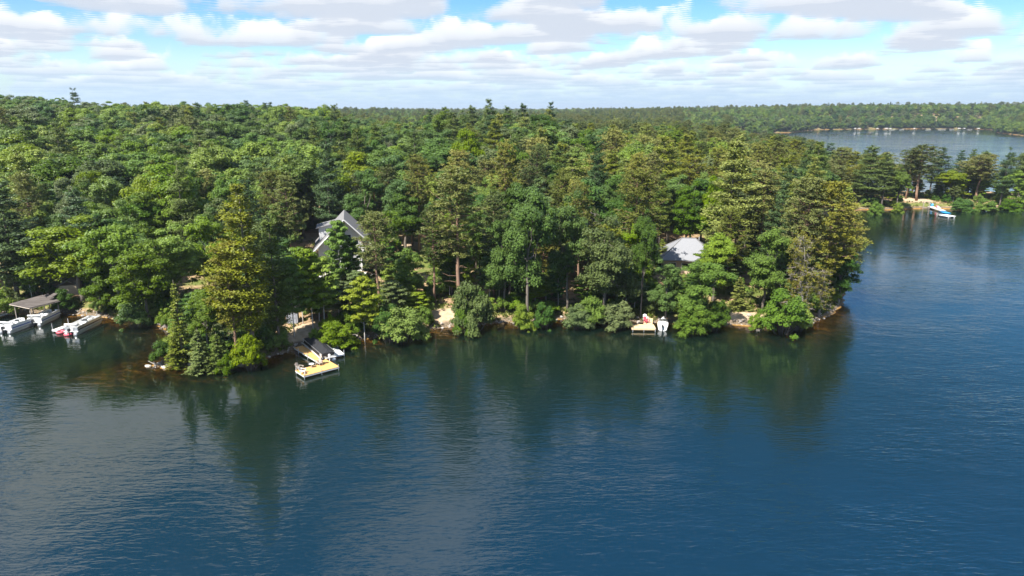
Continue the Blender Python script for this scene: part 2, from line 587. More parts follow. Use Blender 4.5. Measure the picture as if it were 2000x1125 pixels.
def make_ground():
    xs = np.concatenate([np.arange(-420, -130, 8.0), grid_lines(-130, 200, 1.3, -130, 200), np.arange(209, 960, 9.0)])
    xs = np.concatenate([grid_lines(-420, -420, 9, -15000, -420)[:-1], xs, grid_lines(960, 960, 10, 960, 15000)[0:]])
    xs = np.unique(xs)
    ys = np.concatenate([grid_lines(78, 180, 1.1, -300, 180)[:-1], np.arange(180, 320, 2.5), grid_lines(320, 1350, 9, 320, 15000)])

    def fun(p):
        sd = sd_land(p)
        b = np.zeros(len(p))
        for bx, by, br in BARE:
            r = np.hypot(p[:, 0] - bx, p[:, 1] - by) / br
            b = np.maximum(b, np.clip(1.5 - r, 0, 1))
        return ground_h(p, sd), {'sd': sd, 'bare': b}
    me = sheet('ground', xs, ys, fun)
    m = bpy.data.materials.new('ground_litter_and_grass')
    m.use_nodes = True
    t = NT(m.node_tree)
    b = t.n['Principled BSDF']
    tc = t.new('ShaderNodeTexCoord')
    at = t.new('ShaderNodeAttribute', attribute_name='sd')
    v = tc.outputs['Object']
    n1 = t.noise(v, 0.09, 5, 0.6)
    n2 = t.noise(v, 1.1, 6, 0.65)
    n3 = t.noise(v, 7.0, 4, 0.6)
    litter = t.mix(t.range(n2, 0.3, 0.7), (0.20, 0.125, 0.075), (0.42, 0.30, 0.17))
    grass = t.mix(t.range(n3, 0.3, 0.7), (0.07, 0.105, 0.022), (0.17, 0.185, 0.05))
    c = t.mix(t.range(n1, 0.47, 0.60), litter, grass)
    # green strip along the waterline, pebbles right at the edge
    edge = t.math('MULTIPLY', t.range(at.outputs['Fac'], 0.9, 1.6), t.range(t.math('ADD', at.outputs['Fac'], t.math('MULTIPLY', n2, 4.0)), 5.0, 7.5, 1, 0))
    c = t.mix(t.math('MULTIPLY', edge, 0.8), c, grass)
    ab = t.new('ShaderNodeAttribute', attribute_name='bare')
    sand = t.mix(t.range(n2, 0.3, 0.7), (0.36, 0.26, 0.165), (0.52, 0.40, 0.27))
    c = t.mix(t.range(t.math('ADD', ab.outputs['Fac'], t.math('MULTIPLY', n2, 0.5)), 0.45, 0.85), c, sand)
    bank = t.mix(t.range(n3, 0.35, 0.65), (0.085, 0.065, 0.045), (0.22, 0.17, 0.115))
    c = t.mix(t.range(at.outputs['Fac'], 0.5, 1.1, 1, 0), c, bank)
    bed = t.mix(t.range(n2, 0.3, 0.7), (0.16, 0.088, 0.024), (0.34, 0.20, 0.06))
    c = t.mix(t.range(at.outputs['Fac'], -0.25, 0.05, 1, 0), c, bed)
    t.l.new(c, b.inputs['Base Color'])
    b.inputs['Roughness'].default_value = 0.95
    b.inputs['Specular IOR Level'].default_value = 0.1
    bp = t.new('ShaderNodeBump')
    bp.inputs['Strength'].default_value = 0.5
    bp.inputs['Distance'].default_value = 0.15
    t.l.new(t.math('ADD', n2, t.math('MULTIPLY', n3, 0.4)), bp.inputs['Height'])
    t.l.new(bp.outputs[0], b.inputs['Normal'])
    me.materials.append(m)
    o = mesh_obj('ground', me)
    tag(o, 'wooded ground of needle litter and dry grass', kind='structure')


def make_water():
    m = bpy.data.materials.new('lake_water')
    m.use_nodes = True
    t = NT(m.node_tree)
    t.n.remove(t.n['Principled BSDF'])
    out = t.n['Material Output']
    tc = t.new('ShaderNodeTexCoord')
    v = tc.outputs['Object']
    dep = t.new('ShaderNodeAttribute', attribute_name='depth')

    def rot(ang, sx, sy):
        mp = t.new('ShaderNodeMapping')
        t.l.new(v, mp.inputs[0])
        mp.inputs['Rotation'].default_value = (0, 0, R(ang))
        mp.inputs['Scale'].default_value = (sx, sy, 1)
        return mp.outputs[0]
    # calm and ruffled patches of wind on the surface
    patch = t.range(t.noise(rot(20, 1, 1.6), 0.022, 4, 0.55), 0.38, 0.62, 0.35, 1.0)
    # the open lake beyond the spit is windier than the sheltered bay
    sx = t.new('ShaderNodeSeparateXYZ')
    t.l.new(v, sx.inputs[0])
    patch = t.math('MULTIPLY', patch, t.range(sx.outputs[1], 180, 420, 1.0, 1.15))
    offs = t.new('ShaderNodeAttribute', attribute_name='offshore')
    patch = t.math('MULTIPLY', patch, t.range(offs.outputs['Fac'], 4, 70, 0.42, 1.15))
    h1 = t.noise(rot(24, 0.5, 1.5), 0.75, 3, 0.55, dist=0.5)
    h2 = t.noise(rot(-16, 0.42, 1.6), 1.9, 2, 0.5, dist=0.4)
    h3 = t.noise(rot(60, 0.7, 1.2), 0.30, 2, 0.5)
    h = t.math('ADD', t.math('ADD', t.math('MULTIPLY', h1, 0.095), t.math('MULTIPLY', h2, 0.062)), t.math('MULTIPLY', h3, 0.12))
    h = t.math('MULTIPLY', h, patch)
    bp = t.new('ShaderNodeBump')
    bp.inputs['Strength'].default_value = 1.0
    bp.inputs['Distance'].default_value = 1.0
    t.l.new(h, bp.inputs['Height'])
    fr = t.new('ShaderNodeFresnel')
    fr.inputs[0].default_value = 1.70
    t.l.new(bp.outputs[0], fr.inputs['Normal'])
    gl = t.new('ShaderNodeBsdfGlossy')
    gl.inputs[0].default_value = (1, 1, 1, 1)
    gl.inputs['Roughness'].default_value = 0.035
    t.l.new(bp.outputs[0], gl.inputs['Normal'])
    # body: the bed shows through shallow water, deep water shows a dark green-blue body tint
    n = t.noise(v, 0.02, 3, 0.5)
    # greener inshore, bluer over deep water; tint also stands in for reflected trees and sky
    off = t.new('ShaderNodeAttribute', attribute_name='offshore')
    k = t.range(t.math('ADD', off.outputs['Fac'], t.math('MULTIPLY', n, 14.0)), 22, 74)
    body_reflect_tint = t.mix(k, (0.0050, 0.0130, 0.0085), (0.0042, 0.0195, 0.0355))
    body = t.new('ShaderNodeBsdfDiffuse')
    t.l.new(body_reflect_tint, body.inputs[0])
    tr = t.new('ShaderNodeBsdfTransparent')
    tr.inputs[0].default_value = (0.97, 0.86, 0.62, 1)
    alpha = t.math('SUBTRACT', 1.0, t.math('POWER', 2.718, t.math('MULTIPLY', dep.outputs['Fac'], -0.75)), clamp=True)
    under = t.shader_mix(alpha, tr.outputs[0], body.outputs[0])
    s = t.shader_mix(fr.outputs[0], under, gl.outputs[0])
    t.l.new(s, out.inputs[0])
    xs = np.unique(np.concatenate([np.arange(-520, -130, 8.0), grid_lines(-130, 200, 1.6, -130, 200), np.arange(209, 1301, 9.0)]))
    ys = np.concatenate([grid_lines(78, 150, 1.4, -420, 150)[:-1], np.arange(150, 320, 3), grid_lines(320, 1300, 9, 320, 1300)])

    def fun(p):
        sd = sd_land(p)
        g = ground_h(p, sd)
        return np.zeros(len(p)), {'depth': np.maximum(-g, 0), 'offshore': np.maximum(-sd, 0)}
    me = sheet('lake', xs, ys, fun)
    me.materials.append(m)
    tag(mesh_obj('lake', me), 'dark blue-green rippled lake water', kind='structure')


make_ground()
make_water()


# ------------------------------------------------------------------ foliage builders
def unit(a):
    return a / (np.linalg.norm(a, axis=-1, keepdims=True) + 1e-9)


def rand_dirs(n):
    return unit(rng.normal(size=(n, 3)))


def leaf_quads(c, nrm, size, aspect=0.7, axis=None):
    """rhombic leaves: c (n,3) centres, nrm normals, size (n,), axis optional long direction"""
    n = len(c)
    a = rand_dirs(n) if axis is None else axis
    u = unit(a - nrm * np.sum(a * nrm, 1, keepdims=True))
    w = np.cross(nrm, u)
    s = size[:, None]
    v = np.stack([c - u * s * .5, c + w * s * .5 * aspect + u * s * .08, c + u * s * .5, c - w * s * .5 * aspect + u * s * .08], 1)
    f = np.arange(n * 4).reshape(n, 4)
    return v.reshape(-1, 3), f


class Leaves:
    def __init__(self):
        self.v, self.f, self.a, self.o = [], [], [], 0

    def add(self, c, nrm, size, aspect, tone, axis=None):
        v, f = leaf_quads(c, nrm, size, aspect, axis)
        self.v.append(v)
        self.f.append(f + self.o)
        self.a.append(tone)
        self.o += len(v)

    def mesh(self, name, mat):
        return arr_mesh(name, np.concatenate(self.v), np.concatenate(self.f), mat, attrs={'leafv': ('FACE', np.clip(np.concatenate(self.a), 0, 1))})


def lobe_leaves(L, centre, rad, n, size, flat=0.75, tone=0.5, updroop=0.45):
    d = rand_dirs(n)
    d[:, 2] = np.where(d[:, 2] < -0.25, -d[:, 2] * 0.8, d[:, 2])
    rr = rad * rng.uniform(0.72, 1.12, (n, 1)) * (1 + 0.22 * np.sin(d[:, :1] * 7 + d[:, 1:2] * 9 + centre[0] * 3))
    p = np.asarray(centre) + d * rr * np.array([1, 1, flat])
    nr = unit(d * 0.95 + rand_dirs(n) * 0.6 + np.array([0, 0, updroop * .7]))
    L.add(p, nr, rng.uniform(0.7, 1.3, n) * size, rng.uniform(0.55, 0.9), tone + rng.normal(0, 0.2, n))


def mesh_of(mb, name, mat, smooth=True):
    me = bpy.data.meshes.new(name)
    me.from_pydata([tuple(p) for p in mb.v], [], mb.f)
    if smooth:
        me.polygons.foreach_set('use_smooth', [True] * len(me.polygons))
    me.materials.append(mat)
    return me


def bent(p0, p1, n, wob):
    p0, p1 = np.array(p0, float), np.array(p1, float)
    out = []
    for i in range(n + 1):
        t = i / n
        q = p0 * (1 - t) + p1 * t
        if 0 < i < n:
            q = q + rng.normal(0, wob, 3)
        out.append(tuple(q))
    return out


def proto_broadleaf(H=18.0, Rr=5.0, lobes=64, nleaf=235, size=0.40, low=0.22, flat=0.95, round_=1.0):
    """H height, Rr crown radius"""
    L = Leaves()
    T = MB()
    top = 0.55 * H
    T.path(bent((0, 0, -0.8), (0, 0, top), 5, 0.12), [0.30, 0.27, 0.24, 0.21, 0.17, 0.11], 7)
    cz = H * (0.5 + low * 0.5)
    rz = H * 0.5 * (1 - low)
    # a few main sub-crowns make the uneven outline
    mains = []
    for i in range(7):
        a = i * 2.4 + rng.uniform(-.4, .4)
        r = Rr * rng.uniform(0.25, 0.62)
        mains.append((math.cos(a) * r, math.sin(a) * r, cz + rz * rng.uniform(-0.62, 0.45)))
    mains.append((rng.uniform(-1, 1), rng.uniform(-1, 1), cz + rz * 0.55))
    tones = rng.normal(0.5, 0.10, len(mains))
    for mi, mc in enumerate(mains):
        z0 = rng.uniform(0.28, 0.5) * H
        pts = bent((0, 0, min(z0, top)), mc, 4, 0.2)
        T.path(pts, [0.14, 0.12, 0.09, 0.06, 0.03], 5)
        sub = Rr * rng.uniform(0.40, 0.56)
        for k in range(lobes // len(mains)):
            d = rand_dirs(1)[0]
            if d[2] < -0.35:
                d[2] *= -0.6
            c = np.array(mc) + d * sub * np.array([1, 1, 0.95 * round_ * rz / Rr if rz > Rr else 0.85]) * rng.uniform(0.6, 1.0)
            lr = Rr * rng.uniform(0.13, 0.24)
            lobe_leaves(L, c, lr, int(nleaf * (lr / (0.2 * Rr)) ** 1.5), size, flat, tones[mi] + rng.normal(0, 0.10))
            if k % 2 == 0:
                T.path(bent(mc, tuple(c), 2, 0.1), [0.05, 0.035, 0.02], 4)
        n = 260
        p = np.array(mc) + rand_dirs(n) * sub * rng.uniform(0.1, 0.8, (n, 1))
        L.add(p, rand_dirs(n), rng.uniform(0.8, 1.4, n) * size, 0.8, np.full(n, 0.4))
    return T, L


def proto_white_pine(H=24.0, Rr=4.4, base=0.24, whorls=22, sparse=1.0, size=0.46):
    L = Leaves()
    T = MB()
    lean = rng.uniform(-0.35, 0.35, 2)
    skew = rng.uniform(0, 6.28)
    pts = [(lean[0] * (i / 6) ** 2, lean[1] * (i / 6) ** 2, -0.8 + (H * 0.98 + .8) * i / 6) for i in range(7)]
    T.path(pts, [0.34, 0.29, 0.25, 0.20, 0.14, 0.08, 0.03], 7)
    for i in range(whorls):
        t = (i + rng.uniform(-.3, .3)) / whorls
        t = min(max(t, 0), 0.99)
        z = H * (base + (0.985 - base) * t)
        prof = (1 - t) ** 0.50 * min(1.0, 0.55 + t * 2.2)
        nb = int(rng.integers(4, 7)) if t < .9 else 4
        a0 = rng.uniform(0, 6.28)
        for b in range(nb):
            if rng.random() > sparse * 0.92:
                continue
            a = a0 + b * 6.283 / nb + rng.uniform(-.35, .35)
            ln = max(Rr * prof * rng.uniform(0.45, 1.22) * (1 + .22 * math.sin(a + skew)), 0.45)
            rise = ln * rng.uniform(0.02, 0.30) + (0.5 * ln if t > .88 else 0)
            d = np.array([math.cos(a), math.sin(a), 0.0])
            lx, ly = lean * (z / H) ** 2
            p0 = np.array([lx, ly, min(max(z + rng.normal(0, .42), H * base), H * .985)])
            p1 = p0 + d * ln * 0.6 + np.array([0, 0, rise * 0.25])
            p2 = p0 + d * ln + np.array([0, 0, rise])
            T.path([tuple(p0), tuple(p1), tuple(p2)], [0.055 * (1 - t) + 0.02, 0.035, 0.012], 4)
            npl = max(3, int(ln * 2.6))
            for q in range(npl):
                s = 0.32 + 0.7 * (q + rng.uniform(0, .8)) / npl
                if s < .6:
                    c = p0 + (p1 - p0) * (s / .6)
                else:
                    c = p1 + (p2 - p1) * ((s - .6) / .4)
                side = np.array([-d[1], d[0], 0])
                spread = ln * 0.26 * (1.15 - abs(s - 0.6))
                m = int(rng.integers(24, 33))
                off = side * rng.normal(0, 1, (m, 1)) * spread + d * rng.normal(0, 0.22, (m, 1)) + np.array([0, 0, 1]) * rng.normal(0.14, 0.20, (m, 1))
                pos = c + off
                ax = unit(d * 0.7 + np.sign(np.sum(off * side, 1, keepdims=True)) * side * 0.6 + np.array([0, 0, 0.45]) + rand_dirs(m) * 0.5)
                nr = unit(np.array([0, 0, 1.0]) + rand_dirs(m) * 0.75 + d * 0.2)
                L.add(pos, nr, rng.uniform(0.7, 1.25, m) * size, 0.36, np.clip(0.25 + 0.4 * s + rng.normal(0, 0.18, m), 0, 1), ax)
    return T, L


def proto_red_pine(H=22.0, Rr=3.9, base=0.40, nb=78, size=0.42, dead=10):
    L = Leaves()
    T = MB()
    pts = bent((0, 0, -0.8), (rng.uniform(-.4, .4), rng.uniform(-.4, .4), H * 0.97), 6, 0.10)
    T.path(pts, [0.30, 0.27, 0.24, 0.20, 0.15, 0.09, 0.03], 7)
    for i in range(nb):
        t = (i + .5) / nb
        z = H * (base + (0.97 - base) * t)
        prof = math.sqrt(max(0.0, 1 - (max(t - 0.30, 0) / 0.72) ** 2)) * (0.60 + 0.40 * min(t / 0.30, 1))
        ln = max(Rr * prof * rng.uniform(0.45, 1.12), 0.5)
        a = i * 2.39996 + rng.uniform(-.3, .3)
        d = np.array([math.cos(a), math.sin(a), 0])
        rise = ln * rng.uniform(-0.08, 0.38) + t * 0.3 * ln
        p0 = np.array([0, 0, z])
        p2 = p0 + d * ln + np.array([0, 0, rise])
        pm = p0 + d * ln * .55 + np.array([0, 0, rise * .25])
        T.path([tuple(p0), tuple(pm), tuple(p2)], [0.055, 0.04, 0.015], 4)
        nt = int(rng.integers(4, 8))
        for q in range(nt):
            s = rng.uniform(0.45, 1.05)
            c = p0 + (p2 - p0) * s + rng.normal(0, 0.42, 3) * np.array([1, 1, 0.55])
            m = int(rng.integers(24, 34))
            dd = rand_dirs(m)
            dd[:, 2] = np.abs(dd[:, 2]) * 0.9 - 0.1
            r = rng.uniform(0.10, 0.52, (m, 1))
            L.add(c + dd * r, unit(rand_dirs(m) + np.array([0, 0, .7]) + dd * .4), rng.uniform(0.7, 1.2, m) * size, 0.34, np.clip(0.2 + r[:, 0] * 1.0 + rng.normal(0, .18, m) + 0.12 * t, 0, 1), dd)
    for i in range(dead):
        z = H * rng.uniform(0.2, base + .06)
        a = rng.uniform(0, 6.28)
        ln = rng.uniform(0.8, 2.4)
        T.path([(0, 0, z), (math.cos(a) * ln * .6, math.sin(a) * ln * .6, z + rng.uniform(-.1, .15)), (math.cos(a) * ln, math.sin(a) * ln, z + rng.uniform(-.4, .3))], [0.04, 0.025, 0.01], 4)
    return T, L


def proto_fir(H=9.0, Rr=2.3, whorls=22, size=0.36):
    L = Leaves()
    T = MB()
    T.path([(0, 0, -.6), (0.05, 0, H * .5), (0, 0, H)], [0.14, 0.09, 0.02], 6)
    for i in range(whorls):
        t = i / whorls
        z = H * (0.06 + 0.92 * t)
        for b in range(7):
            a = rng.uniform(0, 6.28)
            ln = max(Rr * (1 - t) ** 0.8 * rng.uniform(0.65, 1.12), .2)
            d = np.array([math.cos(a), math.sin(a), 0])
            side = np.array([-d[1], d[0], 0])
            T.path([(0, 0, z), tuple(np.array([0, 0, z]) + d * ln * .9 + np.array([0, 0, -.05 * ln]))], [0.025, 0.01], 4)
            m = int(12 + ln * 22)
            s = rng.uniform(0.15, 1.0, (m, 1))
            off = rng.normal(0, 1, (m, 1)) * ln * 0.17 * (1.2 - s * .8)
            pos = np.array([0, 0, z]) + d * ln * s + side * off + np.array([0, 0, 1]) * (rng.normal(0.03, .06, (m, 1)) - 0.10 * ln * s + .12 * ln * s * s)
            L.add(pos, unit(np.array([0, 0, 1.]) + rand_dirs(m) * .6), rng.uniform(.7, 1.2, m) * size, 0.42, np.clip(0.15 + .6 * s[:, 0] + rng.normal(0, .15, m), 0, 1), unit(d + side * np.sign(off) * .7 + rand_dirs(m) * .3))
    return T, L


def proto_young_maple(H=9.0, Rr=2.6, size=0.34):
    L = Leaves()
    T = MB()
    T.path(bent((0, 0, -.6), (0, 0, H * .92), 5, 0.07), [0.10, 0.09, 0.075, 0.06, 0.04, 0.015], 6)
    for i in range(34):
        t = i / 34
        z = H * (0.30 + 0.68 * t)
        a = i * 2.4 + rng.uniform(-.4, .4)
        ln = Rr * (math.sin(math.pi * (0.22 + 0.76 * t)) ** .8) * rng.uniform(0.6, 1.1)
        d = np.array([math.cos(a), math.sin(a), 0])
        p1 = np.array([0, 0, z]) + d * ln + np.array([0, 0, ln * .25])
        T.path([(0, 0, z - .2), tuple(p1)], [0.03, 0.01], 4)
        for s in (0.5, 0.85, 1.05):
            c = np.array([0, 0, z]) + (p1 - np.array([0, 0, z])) * s
            lobe_leaves(L, c, rng.uniform(0.5, 0.85), 105, size, 0.30, 0.55 + rng.normal(0, .12), 0.9)
    return T, L


def proto_shrub(H=2.6, Rr=2.2, lobes=34, nleaf=170, size=0.20):
    L = Leaves()
    T = MB()
    for k in range(lobes):
        a = rng.uniform(0, 6.28)
        r = Rr * math.sqrt(rng.random()) * rng.uniform(.7, 1.05)
        z = H * (0.12 + 0.68 * math.sqrt(max(0, 1 - (min(r, Rr) / Rr) ** 2)) * rng.uniform(.25, 1.2))
        c = (math.cos(a) * r, math.sin(a) * r, z)
        if k % 2 == 0:
            T.path(bent((c[0] * .15, c[1] * .15, -.4), c, 3, .08), [0.045, 0.035, 0.025, 0.01], 4)
        lr = Rr * rng.uniform(.11, .30)
        lobe_leaves(L, c, lr, int(nleaf * (lr / (.22 * Rr)) ** 1.5), size, rng.uniform(.6, 1.0), 0.5 + rng.normal(0, .22))
    return T, L


def proto_bare_pine(H=15.0):
    """half-dead pine: grey branching skeleton with a few olive tufts"""
    L = Leaves()
    T = MB()
    T.path(bent((0, 0, -.8), (1.0, 0, H * .9), 6, .25), [0.28, 0.25, 0.22, 0.18, 0.13, 0.08, 0.03], 7)
    for i in range(46):
        t = (i + .5) / 46
        z = H * (0.16 + .72 * t)
        x0 = 1.0 * (z / (H * .9)) if z < H * .9 else 1.0
        a = i * 2.4 + rng.uniform(-.5, .5)
        ln = rng.uniform(1.8, 4.2) * (1 - .45 * t)
        d = np.array([math.cos(a), math.sin(a), rng.uniform(-.25, .3)])
        p0 = np.array([x0, 0, z])
        p1 = p0 + d * ln
        pts = bent(tuple(p0), tuple(p1), 4, .14)
        T.path(pts, [0.075, 0.06, 0.045, 0.03, 0.012], 4)
        for q in range(10):
            s = rng.uniform(.3, 1)
            c = p0 + (p1 - p0) * s
            e = c + rand_dirs(1)[0] * rng.uniform(.4, 1.2) + np.array([0, 0, .1])
            T.path([tuple(c), tuple((c + e) / 2 + rng.normal(0, .06, 3)), tuple(e)], [0.028, 0.018, 0.008], 3)
            if rng.random() < 0.5:
                m = 24
                dd = rand_dirs(m)
                L.add(e + dd * rng.uniform(.05, .42, (m, 1)), unit(rand_dirs(m) + np.array([0, 0, .6])), rng.uniform(.6, 1.1, m) * .34, .34, rng.uniform(.2, 1, m), dd)
    return T, L


PROTO = {}


def register(kind, n, fn, trunk_mat, crown_mat, H, Rr):
    PROTO[kind] = []
    for i in range(n):
        T, L = fn(i)
        PROTO[kind].append((mesh_of(T, kind + '_trunk', M[trunk_mat]), L.mesh(kind + '_crown', M[crown_mat]), H, Rr))


register('oak_tree', 5, lambda i: proto_broadleaf(18, 5.0, 96, 330, 0.30, 0.08 + .05 * (i % 3)), 'bark_grey', 'oak_mid', 18.0, 5.2)
register('maple_tree', 3, lambda i: proto_broadleaf(16, 4.2, 80, 330, 0.28, 0.06, 0.85), 'bark_grey', 'oak_light', 16.0, 4.4)
register('white_pine', 5, lambda i: proto_white_pine(24, 4.5, (.24, .18, .3, .2, .26)[i], (22, 25, 20, 23, 18)[i], (1, 1, .85, .95, .75)[i]), 'bark_grey', 'wpine_green', 24.0, 4.4)
register('red_pine', 4, lambda i: proto_red_pine(22, 4.0, (.40, .34, .48, .28)[i], (80, 86, 66, 92)[i]), 'bark_red', 'rpine_olive', 22.0, 4.1)
register('fir_tree', 2, lambda i: proto_fir(9, 2.3), 'bark_grey', 'wpine_yellow', 9.0, 2.3)
register('young_maple', 3, lambda i: proto_young_maple(9, 2.6), 'bark_pale', 'maple_bright', 9.0, 2.7)
register('shrub', 3, lambda i: proto_shrub(), 'bark_grey', 'oak_mid', 2.6, 2.3)
register('shrub_tall', 3, lambda i: proto_shrub(5.6, 3.0, 80, 230, 0.25), 'bark_grey', 'oak_mid', 5.6, 3.1)
register('bare_pine', 1, lambda i: proto_bare_pine(), 'bark_dead', 'rpine_gold', 14.0, 4.0)

CATS = {'oak_tree': 'tree', 'maple_tree': 'tree', 'white_pine': 'pine tree', 'red_pine': 'pine tree', 'fir_tree': 'fir tree', 'young_maple': 'tree', 'shrub': 'shrub', 'bare_pine': 'pine tree'}
TREES = []          # (x, y, crown radius, kind, height)


def plant(kind, x, y, z, sc_xy, sc_z, rz, tone, label, group=None, variant=None):
    pr = PROTO[kind]
    tm, cm, H, Rr = pr[variant % len(pr)] if variant is not None else pr[int(rng.integers(len(pr)))]
    kind = kind.replace('_tall', '')
    o = bpy.data.objects.new(kind, None)
    o.empty_display_size = 0.5
    o.location = (x, y, z - 0.1)
    o.rotation_euler = (0, 0, rz)
    o.scale = (sc_xy, sc_xy, sc_z)
    col.objects.link(o)
    tag(o, label, CATS[kind], group)
    tr = bpy.data.objects.new('trunk', tm)
    tr.parent = o
    col.objects.link(tr)
    cr = bpy.data.objects.new('crown', cm)
    cr.parent = o
    col.objects.link(cr)
    cr['kind'] = 'stuff'
    if tone and M[tone] is not cm.materials[0]:
        cr.material_slots[0].link = 'OBJECT'
        cr.material_slots[0].material = M[tone]
    TREES.append((x, y, sc_xy * Rr, kind, sc_z * H))
    return o


def gz(x, y):
    return float(ground_h(np.array([(x, y)]))[0])


def on_ground(px, py, z0=2.0):
    z = z0
    for _ in range(5):
        x, y = P(px, py, z)
        z = gz(x, y)
    return x, y, z


def plant_px(kind, xb, yb, ytop, halfw, tone, label, group=None, variant=None, rz=None):
    """stand a tree on the ground seen at photo pixel (xb, yb), its top at row ytop, crown half width in photo pixels"""
    x, y, z = on_ground(xb, yb)
    H = max(z_at(ytop, y) - z, 1.0)
    if kind == 'shrub' and H > 3.9:
        kind = 'shrub_tall'
    pr = PROTO[kind][0]
    d = y * math.cos(PITCH) - (z + H * .6 - CAM_H) * math.sin(PITCH)
    rad = halfw * d / FPX
    return plant(kind, x, y, z, rad / pr[3], H / pr[2], rng.uniform(0, 6.28) if rz is None else rz, tone, label, group, variant)


